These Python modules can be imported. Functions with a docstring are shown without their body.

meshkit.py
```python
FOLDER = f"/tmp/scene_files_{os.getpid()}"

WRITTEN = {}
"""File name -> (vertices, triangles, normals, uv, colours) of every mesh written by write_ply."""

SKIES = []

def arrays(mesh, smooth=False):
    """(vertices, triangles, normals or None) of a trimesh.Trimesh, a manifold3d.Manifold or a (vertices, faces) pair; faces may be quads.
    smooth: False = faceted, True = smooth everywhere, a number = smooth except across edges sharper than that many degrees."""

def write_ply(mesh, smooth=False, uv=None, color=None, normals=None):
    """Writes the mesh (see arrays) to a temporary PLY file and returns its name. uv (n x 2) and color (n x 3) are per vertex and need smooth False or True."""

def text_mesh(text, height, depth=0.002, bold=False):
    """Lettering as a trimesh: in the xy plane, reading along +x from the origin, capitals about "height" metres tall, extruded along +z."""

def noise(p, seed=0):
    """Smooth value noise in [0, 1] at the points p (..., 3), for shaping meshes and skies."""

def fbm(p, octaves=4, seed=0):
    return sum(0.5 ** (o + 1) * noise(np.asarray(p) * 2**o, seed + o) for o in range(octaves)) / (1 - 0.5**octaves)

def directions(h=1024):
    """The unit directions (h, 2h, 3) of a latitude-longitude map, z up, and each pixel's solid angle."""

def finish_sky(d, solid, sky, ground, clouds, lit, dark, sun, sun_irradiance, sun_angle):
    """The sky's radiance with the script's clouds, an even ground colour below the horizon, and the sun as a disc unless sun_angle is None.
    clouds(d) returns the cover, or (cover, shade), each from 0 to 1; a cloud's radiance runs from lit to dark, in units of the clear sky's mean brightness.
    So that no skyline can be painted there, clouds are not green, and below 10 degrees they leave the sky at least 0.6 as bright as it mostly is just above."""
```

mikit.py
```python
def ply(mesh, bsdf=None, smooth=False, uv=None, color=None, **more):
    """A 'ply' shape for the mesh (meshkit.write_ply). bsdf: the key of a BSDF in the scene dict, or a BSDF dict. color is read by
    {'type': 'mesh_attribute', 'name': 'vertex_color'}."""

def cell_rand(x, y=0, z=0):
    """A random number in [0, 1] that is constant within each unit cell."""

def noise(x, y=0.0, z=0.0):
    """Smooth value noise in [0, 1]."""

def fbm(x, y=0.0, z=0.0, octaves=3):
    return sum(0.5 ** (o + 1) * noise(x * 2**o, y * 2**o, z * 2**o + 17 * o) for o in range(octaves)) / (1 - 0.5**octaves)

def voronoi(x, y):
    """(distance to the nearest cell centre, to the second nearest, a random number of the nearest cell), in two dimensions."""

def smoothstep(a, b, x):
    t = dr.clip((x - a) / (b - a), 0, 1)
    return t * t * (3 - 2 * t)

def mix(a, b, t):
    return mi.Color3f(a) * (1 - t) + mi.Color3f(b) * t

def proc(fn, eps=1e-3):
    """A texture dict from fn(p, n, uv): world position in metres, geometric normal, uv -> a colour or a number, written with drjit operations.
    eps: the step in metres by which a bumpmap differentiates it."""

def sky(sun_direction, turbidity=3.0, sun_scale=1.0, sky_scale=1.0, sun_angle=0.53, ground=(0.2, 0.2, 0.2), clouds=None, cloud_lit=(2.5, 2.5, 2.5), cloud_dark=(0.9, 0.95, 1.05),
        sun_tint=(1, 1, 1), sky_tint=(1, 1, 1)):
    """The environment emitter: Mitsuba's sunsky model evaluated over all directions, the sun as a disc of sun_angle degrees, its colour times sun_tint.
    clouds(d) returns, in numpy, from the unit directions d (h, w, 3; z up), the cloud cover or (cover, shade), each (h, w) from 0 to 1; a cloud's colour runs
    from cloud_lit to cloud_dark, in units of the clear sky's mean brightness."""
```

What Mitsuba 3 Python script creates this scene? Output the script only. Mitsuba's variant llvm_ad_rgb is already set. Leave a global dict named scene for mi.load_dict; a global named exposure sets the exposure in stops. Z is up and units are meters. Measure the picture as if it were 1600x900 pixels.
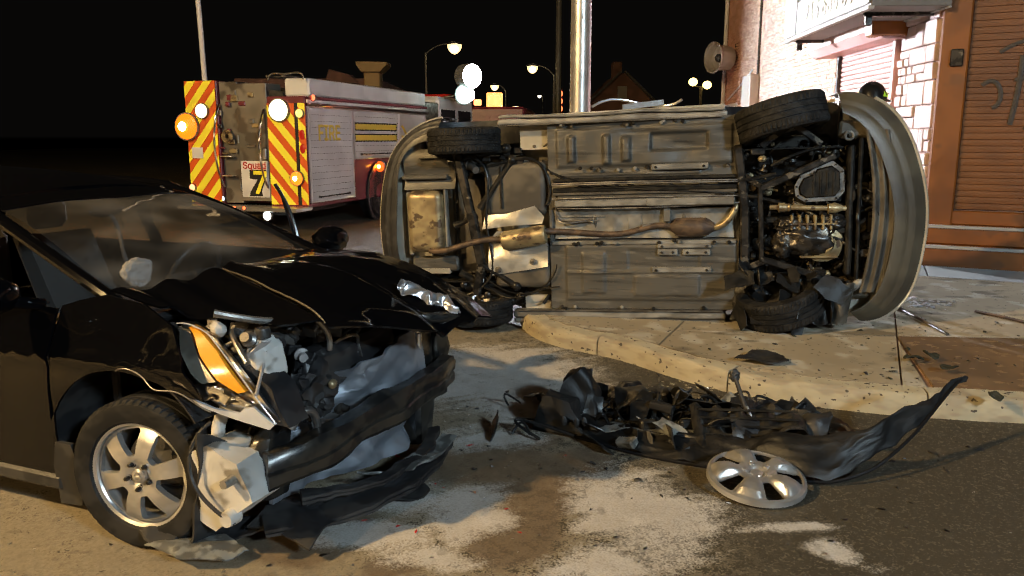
import math, random
import numpy as np, trimesh, manifold3d as m3, mitsuba as mi, mikit, meshkit, drjit as dr
from mikit import noise, fbm, voronoi, cell_rand, smoothstep, mix, proc
from shapely.geometry import Polygon, box as sbox, LineString
from scipy.interpolate import CubicSpline
T = mi.ScalarTransform4f
scene, labels = {}, {}
# ------------------------------------------------------------------ camera, sky, exposure
PITCH = math.radians(10.7)
scene['camera'] = {'type': 'perspective', 'fov': 2 * math.degrees(math.atan(800 / 1244)), 'fov_axis': 'x', 'near_clip': 0.05, 'far_clip': 400.0,
                   'to_world': T().look_at(origin=[0, 0, 1.7], target=[0, math.cos(PITCH), 1.7 - math.sin(PITCH)], up=[0, 0, 1])}
exposure = 0.12
scene['night_sky'] = {**mikit.sky([0.3, 0.5, 0.6], turbidity=4, sun_scale=0.0, sky_scale=0.022, ground=(0.05, 0.05, 0.05), clouds=lambda d: 1.0,
                                  cloud_lit=(1.1, 0.98, 0.86), cloud_dark=(0.8, 0.7, 0.6)), 'sampling_weight': 0.3}
SODIUM, COOL = (1.0, 0.66, 0.28), (0.66, 0.86, 1.0)
P_LAMP_LEFT, P_LAMP_BACK, P_FLOOD = 6400, 3000, 340      # radiances of the three lights outside the frame
# ------------------------------------------------------------------ helpers
def tm(x):
    if isinstance(x, list):
        return trimesh.util.concatenate([tm(y) for y in x])
    if hasattr(x, 'to_mesh'):
        m = x.to_mesh()
        return trimesh.Trimesh(np.array(m.vert_properties[:, :3]), np.array(m.tri_verts), process=False)
    if isinstance(x, tuple):
        v, f = np.asarray(x[0], float), np.asarray(x[1], int)
        if f.shape[1] == 4:
            f = np.vstack([f[:, [0, 1, 2]], f[:, [0, 2, 3]]])
        return trimesh.Trimesh(v, f, process=False)
    return x
def basis(o, x, y, z):
    M = np.eye(4); M[:3, 0], M[:3, 1], M[:3, 2], M[:3, 3] = x, y, z, o
    return M
def trans(x, y, z): return basis((x, y, z), (1, 0, 0), (0, 1, 0), (0, 0, 1))
def rot(axis, deg): return trimesh.transformations.rotation_matrix(math.radians(deg), axis)
def xf(m, M):
    m = tm(m).copy(); m.apply_transform(M); return m
used = set()
def keyed(k):
    q, i = k, 0
    while q in used:
        i += 1; q = f'{k}_{i:03d}'
    used.add(q); return q
def tag(k, label=None, category=None, group=None, kind=None):
    d = {a: b for a, b in dict(label=label, category=category, group=group, kind=kind).items() if b}
    if d: labels[k] = d
def thing(name, label, category, group=None):
    k = keyed(name); tag(k, label, category, group); return k
EACH = {'trunk_floor', 'core_support', 'radiator_hose', 'frame_horn', 'fuel_tank', 'tank_strap', 'airbag', 'wheel_nut', 'nut_recess', 'nut_cover', 'spoke_ridge', 'tow_eye', 'bolt', 'brake_line', 'coil_spring', 'damper', 'hanger', 'shield_rib', 'wheel_liner',
        'eye', 'slot', 'grab_rail', 'suspension_arm', 'control_arm', 'brace', 'tunnel_cover', 'floor_rail', 'pinch_weld', 'engine', 'moulded_rib', 'radiator_support', 'muffler_flange', 'resonator_scorch', 'graffiti', 'upper_flank_trim', 'nose_trim', 'connector', 'fascia_edge', 'lower_fascia', 'shell', 'rear_crossmember', 'conduit', 'edge_trim', 'hose_roll'}
def obj(name, mesh, mat, parent=None, M=None, smooth=35, emit=None, w=1.0, **t):
    if isinstance(mesh, list) and len(mesh) > 1 and name in EACH:
        first = obj(name, mesh[0], mat, parent, M, smooth, emit, w, **t)
        for g in mesh[1:]: obj(name, g, mat, parent, M, smooth, emit, w)
        return first
    k = keyed((parent + '__' if parent else '') + name)
    m = tm(mesh)
    if M is not None: m = xf(m, M)
    more = {'emitter': {'type': 'area', 'radiance': {'type': 'rgb', 'value': list(emit)}, 'sampling_weight': w}} if emit is not None else {}
    scene[k] = mikit.ply(m, mat, smooth, **more)
    tag(k, **t); return k
def hullpts(p): return trimesh.convex.convex_hull(np.asarray(p, float))
def box(x0, x1, y0, y1, z0, z1, r=0.0):
    if r <= 0:
        b = trimesh.creation.box((x1 - x0, y1 - y0, z1 - z0)); b.apply_translation(((x0 + x1) / 2, (y0 + y1) / 2, (z0 + z1) / 2)); return b
    r = min(r, (x1 - x0) * .45, (y1 - y0) * .45, (z1 - z0) * .45)
    P = []
    for x, i in ((x0, 1), (x1, -1)):
        for y, j in ((y0, 1), (y1, -1)):
            for z, k in ((z0, 1), (z1, -1)):
                P += [(x, y + j * r, z + k * r), (x + i * r, y, z + k * r), (x + i * r, y + j * r, z)]
    return hullpts(P)
def spl(p, n):
    p = np.asarray(p, float); d = np.r_[0, np.cumsum(np.linalg.norm(np.diff(p, axis=0), axis=1))]
    return CubicSpline(d, p)(np.linspace(0, d[-1], n))
def tube(p, r, n=8, flat=1.0, up=(0.13, 0.2, 0.97)):
    p = np.asarray(p, float); r = np.broadcast_to(np.asarray(r, float), (len(p),))
    t = np.gradient(p, axis=0); t /= np.linalg.norm(t, axis=1, keepdims=True) + 1e-12
    a = np.cross(t, up); a /= np.linalg.norm(a, axis=1, keepdims=True) + 1e-12
    b = np.cross(t, a); th = np.arange(n) * 2 * np.pi / n
    V = (p[:, None] + r[:, None, None] * (np.cos(th)[None, :, None] * a[:, None] + flat * np.sin(th)[None, :, None] * b[:, None])).reshape(-1, 3)
    F = []
    for i in range(len(p) - 1):
        for j in range(n):
            k = (j + 1) % n; F.append((i * n + j, i * n + k, (i + 1) * n + k, (i + 1) * n + j))
    F = [q for x in F for q in ((x[0], x[1], x[2]), (x[0], x[2], x[3]))]
    c0, c1 = len(V), len(V) + 1
    for j in range(n):
        k = (j + 1) % n; F += [(c0, k, j), (c1, (len(p) - 1) * n + j, (len(p) - 1) * n + k)]
    m = trimesh.Trimesh(np.vstack([V, p[:1], p[-1:]]), F, process=False)
    if m.volume < 0: m.invert()
    return m
def bar(a, b, w, h, up=(0, 0, 1)):
    a, b = np.asarray(a, float), np.asarray(b, float); x = b - a; L = np.linalg.norm(x); x /= L
    y = np.cross(up, x); y /= np.linalg.norm(y) + 1e-12; z = np.cross(x, y)
    return xf(box(0, L, -w / 2, w / 2, -h / 2, h / 2, min(w, h) * .18), basis(a, x, y, z))
def lathe(prof, n=48, fn=None):
    prof = np.asarray(prof, float); th = np.arange(n) * 2 * np.pi / n
    R = np.repeat(prof[:, 0][:, None], n, 1); Z = np.repeat(prof[:, 1][:, None], n, 1)
    if fn is not None: R, Z = fn(R, Z, th[None, :])
    V = np.stack([R * np.cos(th), R * np.sin(th), Z], -1).reshape(-1, 3); F = []
    for i in range(len(prof) - 1):
        for j in range(n):
            k = (j + 1) % n; F.append((i * n + j, i * n + k, (i + 1) * n + k, (i + 1) * n + j))
    m = tm((V, F))
    if m.volume < 0: m.invert()
    return m
def cyl(a, b, r, n=16): return tube([a, b], r, n)
def plate(poly, th, res=None, fn=None):
    polys = poly if isinstance(poly[0][0], (list, tuple, np.ndarray)) else [poly]
    m = m3.Manifold.extrude(m3.CrossSection([np.asarray(q, float) for q in polys], m3.FillRule.EvenOdd), th).translate((0, 0, -th / 2))
    if res: m = m.refine_to_length(res)
    m = tm(m)
    if fn is not None: m.vertices = fn(np.array(m.vertices))
    return m
def grid(fn, nu, nv, th=0.004):
    U, V = np.meshgrid(np.linspace(0, 1, nu), np.linspace(0, 1, nv), indexing='ij')
    P = np.asarray(fn(U, V), float)
    n = np.cross(np.gradient(P, axis=0), np.gradient(P, axis=1)); n /= np.linalg.norm(n, axis=2, keepdims=True) + 1e-12
    Q = P - n * th; N = nu * nv; I = np.arange(N).reshape(nu, nv)
    q = np.stack([I[:-1, :-1], I[1:, :-1], I[1:, 1:], I[:-1, 1:]], -1).reshape(-1, 4)
    F = [q, q[:, ::-1] + N]
    for e in (I[0, :], I[:, -1], I[-1, ::-1], I[::-1, 0]):
        F.append(np.stack([e[:-1], e[1:], e[1:] + N, e[:-1] + N], -1))
    return tm((np.vstack([P.reshape(-1, 3), Q.reshape(-1, 3)]), np.vstack(F)))
def lump(c, r, seed=0, amp=.25, f=3.0, sub=3):
    m = trimesh.creation.icosphere(subdivisions=sub, radius=1.0); v = np.array(m.vertices)
    k = 1 + amp * 2 * (meshkit.fbm(v * f + 20, 3, seed) - .5)
    m.vertices = v * k[:, None] * np.asarray(r) + np.asarray(c); return m
def crumple(v, amp, f, seed):
    o = np.stack([meshkit.fbm(v * f + 31.7 * k, 3, seed + k) - .5 for k in range(3)], -1)
    return v + 2 * amp * o
def rough(m, amp, f, seed=1):
    m = tm(m).copy(); m.vertices = crumple(np.array(m.vertices), amp, f, seed); return m
# ------------------------------------------------------------------ materials
def mat(k, rgb, rough=.5, metal=0., spec=.5, bump=None, **kw):
    b = {'type': 'principled', 'base_color': {'type': 'rgb', 'value': list(rgb)} if not isinstance(rgb, dict) else rgb, 'roughness': rough, 'metallic': metal, 'specular': spec, **kw}
    if bump: b = {'type': 'bumpmap', 'arbitrary': bump[0], 'scale': bump[1], 'bsdf': b}
    scene[k] = {'type': 'twosided', 'bsdf': b}
def spotty(a, b, s, lo=.4, hi=.6, c=None, s2=9., lo2=.6, hi2=.7):
    def fn(p, n, uv):
        col = mix(a, b, smoothstep(lo, hi, fbm(p.x * s, p.y * s, p.z * s)))
        if c is not None: col = mix(col, c, smoothstep(lo2, hi2, fbm(p.x * s2 + 40, p.y * s2, p.z * s2)))
        return col
    return proc(fn)
mat('black_paint', (.002, .002, .0025), .06, 0, .32)
mat('black_plastic', spotty((.012, .012, .013), (.028, .027, .026), 9.), .45)
mat('black_gloss', (.008, .008, .009), .25)
mat('cover_black', spotty((.005, .005, .005), (.013, .012, .011), 8.), .5, spec=.35)
mat('rubber', spotty((.006, .006, .006), (.016, .015, .014), 14.), .7, spec=.25)
mat('alloy', spotty((.62, .61, .59), (.52, .51, .49), 12.), .28, .8)
mat('steel', spotty((.30, .29, .27), (.16, .15, .14), 11.), .38, .8)
mat('bright_steel', (.75, .76, .78), .25, .9)
mat('grease_metal', spotty((.05, .045, .04), (.018, .017, .016), 13., c=(.16, .14, .11), s2=17., lo2=.62, hi2=.72), .33, .55)
mat('oily_dark', spotty((.012, .012, .012), (.03, .027, .022), 15.), .28, .3)
def under_col(p, n, uv):
    c = mix((.05, .047, .041), (.098, .092, .079), fbm(p.x * 1.3, p.y * 1.3, p.z * 8.5))
    c = mix(c, (.18, .165, .135), .55 * smoothstep(.55, .8, fbm(p.x * 5, p.y * 5, p.z * 22)))
    c = mix(c, (.022, .02, .017), smoothstep(.55, .8, fbm(p.x * 3.5 + 4, p.y * 3.5, p.z * 30)) * .7)
    return mix(c, (.11, .075, .045), smoothstep(.68, .78, fbm(p.x * 26 + 4, p.y * 26, p.z * 26)) * .6)
mat('underbody', proc(under_col), .5, .2)
mat('underbody_light', spotty((.235, .225, .20), (.125, .118, .103), 7., .35, .65), .5, .2)
mat('underbody_dark', spotty((.095, .082, .062), (.045, .04, .033), 6., .35, .65), .55, .1)
mat('tan_metal', spotty((.36, .29, .16), (.20, .15, .085), 8., .35, .65, c=(.10, .07, .045), s2=14.), .42, .5)
mat('rust', spotty((.11, .07, .042), (.055, .038, .028), 16.), .6, .2)
mat('foil', spotty((.70, .68, .62), (.52, .50, .45), 7.), .34, .7)
mat('gold_paint', spotty((.50, .46, .38), (.40, .37, .30), 4.), .3, .35, clearcoat=.8, clearcoat_gloss=.9)
mat('bumper_under', spotty((.082, .070, .047), (.045, .038, .027), 4., .3, .7), .42)
mat('white_plastic', spotty((.48, .47, .44), (.33, .32, .295), 4., .3, .7, c=(.16, .145, .12), s2=10., lo2=.60, hi2=.72), .42)
mat('condenser', spotty((.30, .33, .37), (.20, .22, .25), 9.), .42, .6,
    bump=(proc(lambda p, n, uv: smoothstep(.3, .7, noise(p.z * 420, p.x * 3, p.y * 3)), 5e-4), .0012))
mat('amber', (.70, .27, .012), .12, 0, .5, clearcoat=1.0)
mat('chrome', (.85, .86, .88), .12, 1.0)
mat('lamp_clear', (.75, .78, .82), .14, .55)
mat('airbag_cloth', spotty((.26, .25, .235), (.15, .145, .135), 9.), .9)
mat('lamp_bowl', spotty((.34, .31, .25), (.18, .16, .13), 9.), .3, .6)
mat('airbag', (.62, .60, .55), .9)
mat('cloth', (.05, .045, .04), .9)
mat('dash', spotty((.11, .075, .05), (.07, .05, .035), 6.), .6)
mat('red_glass', (.45, .02, .015), .2)
scene['glass'] = {'type': 'blendbsdf', 'weight': proc(lambda p, n, uv: .02 + .13 * smoothstep(.42, .75, fbm(p.x * 2.2 + 3, p.y * 2.2, p.z * 5))),
                  'a': {'type': 'thindielectric', 'int_ior': 1.5}, 'b': {'type': 'twosided', 'bsdf': {'type': 'diffuse', 'reflectance': {'type': 'rgb', 'value': [.5, .47, .42]}}}}
scene['clear_glass'] = {'type': 'thindielectric', 'int_ior': 1.5}
mat('dark_glass', (.01, .01, .011), .08)
mat('truck_white', spotty((.62, .62, .62), (.52, .52, .52), 1.5), .35, 0, .5, clearcoat=.5)
mat('truck_maroon', (.13, .022, .03), .3, 0, .5, clearcoat=.6)
mat('truck_grey', spotty((.24, .22, .19), (.15, .14, .12), 1.6, c=(.10, .085, .07), s2=3., lo2=.5, hi2=.62), .4, .4)
mat('chevron_red', (.62, .10, .015), .45)
mat('chevron_yellow', (.86, .78, .05), .45)
mat('gold_leaf', (.75, .55, .08), .35, .2)
mat('ink_black', (.01, .01, .01), .5)
mat('script_red', (.45, .03, .02), .4)
mat('pole_steel', spotty((.60, .59, .57), (.48, .47, .45), 3.), .34, .75)
mat('pole_paint', (.20, .19, .15), .5, .2)
mat('orange_paint', spotty((.21, .066, .008), (.15, .047, .007), 2.2, .35, .65, c=(.15, .055, .015), s2=5., lo2=.62, hi2=.75), .45)
mat('orange_slat', spotty((.15, .050, .005), (.115, .038, .005), 1.7, .35, .65), .5)
mat('spray_paint', (.035, .025, .018), .6)
mat('tread_grey', (.33, .32, .30), .6)
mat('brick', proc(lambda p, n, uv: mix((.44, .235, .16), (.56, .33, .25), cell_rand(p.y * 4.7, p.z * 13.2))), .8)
mat('mortar', (.30, .20, .16), .9)
mat('ashlar', spotty((.55, .44, .42), (.42, .33, .32), 3.), .75)
mat('pink_paint', spotty((.55, .31, .29), (.47, .27, .25), 2.), .5)
mat('siding', (.62, .62, .66), .6)
mat('sign_face', spotty((.17, .155, .13), (.12, .11, .09), 1.5), .4)
mat('sign_blue', spotty((.40, .44, .60), (.16, .18, .30), 1.8, .4, .6), .4)
mat('sign_purple', spotty((.34, .16, .24), (.42, .28, .36), 2.5), .4)
mat('sign_under', (.13, .12, .11), .6)
mat('letter_pale', (.52, .50, .56), .5)
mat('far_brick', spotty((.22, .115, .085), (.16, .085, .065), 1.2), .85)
mat('cornice_paint', (.40, .26, .10), .6)
mat('roof_slate', (.10, .10, .10), .8)
mat('window_paint', (.30, .28, .26), .6)
mat('far_dark', (.012, .012, .012), .6)
mat('horn_grey', (.36, .34, .33), .45, .3)
mat('coat', spotty((.035, .032, .026), (.02, .019, .016), 7.), .85)
mat('skin', (.40, .25, .18), .6)
mat('reflective', (.55, .85, .06), .4)
mat('green_leaf', (.02, .02, .01), .8)
mat('shard', spotty((.17, .175, .165), (.07, .07, .065), 20.), .28)
mat('lamp_shell', (.25, .25, .25), .5, .4)
mat('lit_lens', (.03, .015, .006), .5)
mat('emitting', (.8, .8, .8), .6)
# ------------------------------------------------------------------ the ground
BLOBS_PALE = [(.60, 3.45, .30, .42), (.42, 3.02, .22, .20), (-.55, 3.62, .30, .20), (-.20, 3.42, .16, .30), (-.62, 3.22, .30, .12), (1.22, 3.28, .26, .07), (1.36, 3.08, .12, .09), (-.15, 4.35, .28, .20),
              (-.1, 5.6, .75, .9), (.1, 4.9, .35, .35), (-.25, 3.05, .26, .12), (.95, 2.75, .12, .1)]
BLOBS_BROWN = [(-.12, 3.95, .35, .25), (.10, 3.65, .24, .36), (.05, 3.22, .20, .26), (-.02, 4.28, .24, .14), (-.72, 3.40, .16, .10), (-.95, 3.05, .3, .14), (.32, 3.95, .16, .2), (-.42, 2.95, .14, .10)]
def blobs(x, y, L):
    m = mi.Float(-9)
    for (a, b, rx, ry) in L:
        m = dr.maximum(m, 1.0 - dr.sqrt(dr.square((x - a) / rx) + dr.square((y - b) / ry)))
    return m
def road_masks(p):
    wx, wy = fbm(p.x * 2.6, p.y * 2.6, 3.) - .5, fbm(p.x * 2.6 + 9, p.y * 2.6, 8.) - .5
    sweep = fbm((p.x * .9 + p.y * .42) * 2.2, (p.y * .9 - p.x * .42) * 11, 4.) - .5
    x, y = p.x + .34 * wx, p.y + .34 * wy
    grain = noise(p.x * 160, p.y * 160)
    fine = fbm(p.x * 22, p.y * 22)
    pale = smoothstep(-.22, .52, blobs(x, y, BLOBS_PALE) + .9 * sweep + .3 * (fine - .5) + .34 * (grain - .5) + .2 * (noise(p.x * 75, p.y * 75) - .5))
    brown = smoothstep(-.2, .3, blobs(x, y, BLOBS_BROWN) + .5 * sweep + .2 * (fine - .5))
    dust = smoothstep(.75, -.55, x - .55 + .5 * (fbm(p.x * 1.3, p.y * 1.3) - .5)) * smoothstep(.22, .5, grain * .4 + fine * .6 + .14 - .25 * smoothstep(-.9, .6, p.x)) * smoothstep(9.5, 6.0, p.y)
    return pale, brown, dust, grain, fine
def road_col(p, n, uv):
    pale, brown, dust, grain, fine = road_masks(p)
    asphalt = mix((.032, .027, .018), (.054, .045, .030), fbm(p.x * 1.1, p.y * 1.1) * .5 + .5 * noise(p.x * 240, p.y * 240))
    asphalt = mix(asphalt, (.095, .082, .058), smoothstep(.56, .88, .6 * noise(p.x * 130, p.y * 130) + .4 * noise(p.x * 61 + 7, p.y * 61)))
    c = mix(asphalt, mix((.15, .125, .085), (.235, .20, .14), .5 * grain + .5 * noise(p.x * 70, p.y * 70)), dust * .92)
    c = mix(c, mix((.085, .062, .040), (.135, .10, .066), .5 * fine + .5 * grain), brown * .85)
    c = mix(c, mix((.34, .315, .28), (.46, .445, .42), fbm(p.x * 9, p.y * 9)), pale * (.68 + .32 * grain))
    return mix(c, (.05, .042, .032), smoothstep(.68, .80, fbm(p.x * 17 + 5, p.y * 17)) * .3)
scene['asphalt'] = {'type': 'twosided', 'bsdf': {'type': 'bumpmap', 'scale': .0016, 'arbitrary': proc(lambda p, n, uv: noise(p.x * 120, p.y * 120), 2e-3),
    'bsdf': {'type': 'principled', 'base_color': proc(road_col), 'specular': .4, 'roughness': proc(lambda p, n, uv: .75 - .28 * smoothstep(0., .3, blobs(p.x, p.y, BLOBS_BROWN)))}}}
def walk_col(p, n, uv):
    f = fbm(p.x * 2.2, p.y * 2.2, p.z * 2.2)
    c = mix((.20, .165, .11), (.29, .245, .17), f)
    c = mix(c, (.33, .30, .24), smoothstep(.55, .75, fbm(p.x * 5 + 3, p.y * 5)))
    c = mix(c, (.08, .066, .045), smoothstep(.66, .80, fbm(p.x * 2.7 + 8, p.y * 4, 2.)) * .7)
    return mix(c, (.09, .075, .055), smoothstep(.82, .95, voronoi(p.x * 26, p.y * 26)[2]) * smoothstep(.32, .2, voronoi(p.x * 26, p.y * 26)[0]) * .8)
scene['concrete'] = {'type': 'twosided', 'bsdf': {'type': 'bumpmap', 'scale': .002, 'arbitrary': proc(lambda p, n, uv: fbm(p.x * 60, p.y * 60, p.z * 60), 2e-3), 'bsdf': {'type': 'principled', 'base_color': proc(walk_col), 'roughness': .75, 'specular': .4}}}
mat('pale_concrete', spotty((.33, .35, .34), (.26, .27, .27), 1.8), .7)
mat('brown_concrete', spotty((.145, .09, .045), (.10, .064, .034), 2.5, c=(.19, .12, .06), s2=16.), .7)
def kerb_col(p, n, uv):
    c = mix((.30, .26, .17), (.38, .34, .245), fbm(p.x * 4, p.y * 4, p.z * 4))
    c = mix(c, (.24, .20, .14), smoothstep(.45, .7, fbm(p.x * 7, p.y * 7, p.z * 16)) * .8)
    return mix(c, (.06, .05, .035), smoothstep(.70, .74, fbm(p.x * 33, p.y * 33, p.z * 33)))
mat('kerb_paint', proc(kerb_col), .8, bump=(proc(lambda p, n, uv: fbm(p.x * 40, p.y * 40, p.z * 40), 2e-3), .006))
obj('road', plate([(-70, -25), (70, -25), (70, 130), (-70, 130)], .02), 'asphalt', M=trans(0, 0, -.01), smooth=False, kind='structure', label='dark asphalt street strewn with pale absorbent powder and brown wet stains')
KERB = spl([(11, 3.1), (7, 3.9), (5, 4.27), (3.08, 4.58), (2.43, 4.71), (1.79, 4.96), (1.42, 5.22), (1.1, 5.6), (.78, 6.03), (.46, 6.30), (.22, 6.62), (.12, 8.), (.12, 11), (.4, 18), (1.0, 34)], 320)
tg = np.gradient(KERB, axis=0); tg /= np.linalg.norm(tg, axis=1, keepdims=True)
KN = np.stack([tg[:, 1], -tg[:, 0]], -1)          # towards the pavement
def kerb_stone(i0, i1, seed):
    prof = np.array([(0, -.06), (0, .0), (.006, .07), (.012, .125), (.03, .146), (.06, .15), (.175, .15), (.175, -.06)])
    idx = np.arange(i0, i1 + 1); rows = []
    for j, i in enumerate(idx):
        e = .006 if j == 0 else -.006 if j == len(idx) - 1 else 0
        b = KERB[i] + tg[i] * e
        rows.append(np.column_stack([b + KN[i] * prof[:, :1], prof[:, 1]]))
    P = np.array(rows); n, m = P.shape[:2]; F = []
    for i in range(n - 1):
        for j in range(m):
            k = (j + 1) % m; F.append((i * m + j, (i + 1) * m + j, (i + 1) * m + k, i * m + k))
    V = P.reshape(-1, 3); F = [t for q in F for t in ((q[0], q[1], q[2]), (q[0], q[2], q[3]))]
    for j in range(1, m - 1): F += [(0, j, j + 1), ((n - 1) * m, (n - 1) * m + j + 1, (n - 1) * m + j)]
    t = trimesh.Trimesh(V, F, process=False)
    if t.volume < 0: t.invert()
    v = np.array(t.vertices); top = v[:, 2] > .1
    k = (meshkit.fbm(v * 7, 3, 5) - .5) * .022; v[:, 0] += k; v[:, 1] -= k; v[top, 2] += np.minimum(0, (meshkit.fbm(v * 9, 3, 9)[top] - .55) * .07)
    t.vertices = v; return t

IN = KERB + KN * .18
C0, Bd, Fd = np.array([5.3, 10.2]), np.array([.056, .998]), np.array([.891, -.454])
WALK = Polygon([tuple(q) for q in IN] + [(5.3 + Bd[0] * 22, 34)] + [tuple(C0 + Bd * 22), tuple(C0), tuple(C0 + Fd * 9)]).buffer(0)
walk = thing('sidewalk', 'worn concrete pavement corner with jointed slabs beneath the overturned car', None); labels[walk] = {'kind': 'structure', 'label': 'worn concrete pavement corner with jointed slabs beneath the overturned car'}
cut = [i for i in range(0, 320)]
segl = np.r_[0, np.cumsum(np.linalg.norm(np.diff(KERB, axis=0), axis=1))]
last = 0
for i in range(1, 320):
    far = KERB[i][1] > 10 or KERB[i][0] > 5
    if segl[i] - segl[last] > (2.4 if far else 1.15) or i == 319:
        obj('kerbstone', kerb_stone(last, i, i), 'kerb_paint', walk, smooth=40); last = i
obj('bedding', [xf(plate(list(WALK.buffer(.1).exterior.coords)[:-1], .02), trans(0, 0, .115))], 'mortar', walk, smooth=False)
PATCH = Polygon([(3.07, 6.17), (9.2, 5.7), (9.2, 2.9), (5.2, 4.0), (2.97, 4.42), (2.55, 4.56)])
STRIP = Polygon([tuple(C0 + Bd * 3), tuple(C0), tuple(C0 + Fd * 9), tuple(C0 + Fd * 9 - np.array([.454, .891]) * 1.35), tuple(C0 - np.array([.454, .891]) * 1.35 + np.array([-1.0, 0.5])), (4.2, 13)])
def slabs(region, o, a, b, la, lb, m, name):
    a, b = np.array(a) / np.hypot(*a), np.array(b) / np.hypot(*b)
    for i in range(-14, 15):
        for j in range(-14, 15):
            q = Polygon([tuple(np.array(o) + a * la * (i + u) + b * lb * (j + v)) for u, v in ((0, 0), (1, 0), (1, 1), (0, 1))]).intersection(region)
            for g in getattr(q, 'geoms', [q]):
                g = g.buffer(-.007) if not g.is_empty else g
                if g.is_empty or g.area < .02 or g.geom_type != 'Polygon': continue
                rr = random.Random(i * 40 + j); dz = rr.uniform(-.003, .003)
                obj(name, xf(plate(list(g.exterior.coords)[:-1], .06), trans(0, 0, .118 + dz)), m, walk, smooth=False)
MAIN = WALK.difference(PATCH.buffer(.004)).difference(STRIP.buffer(.004))
NEAR = MAIN.intersection(sbox(-3, 2, 12, 11.5)); FAR = MAIN.intersection(sbox(-3, 11.5, 12, 40))
slabs(NEAR, (3.07, 6.17), (.97, -.10), (.45, 1.), 1.75, 1.6, 'concrete', 'slab')
slabs(FAR, (3.0, 6.2), (.98, -.05), (.056, 1.), 2.6, 4.2, 'concrete', 'slab')
slabs(WALK.intersection(PATCH), (3.07, 6.17), (1, -.07), (.3, 1.), 3.2, 4., 'brown_concrete', 'brown_patch')
slabs(WALK.intersection(STRIP), tuple(C0), tuple(Fd), (.4, .9), 1.5, 3.5, 'pale_concrete', 'pale_slab')
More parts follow.
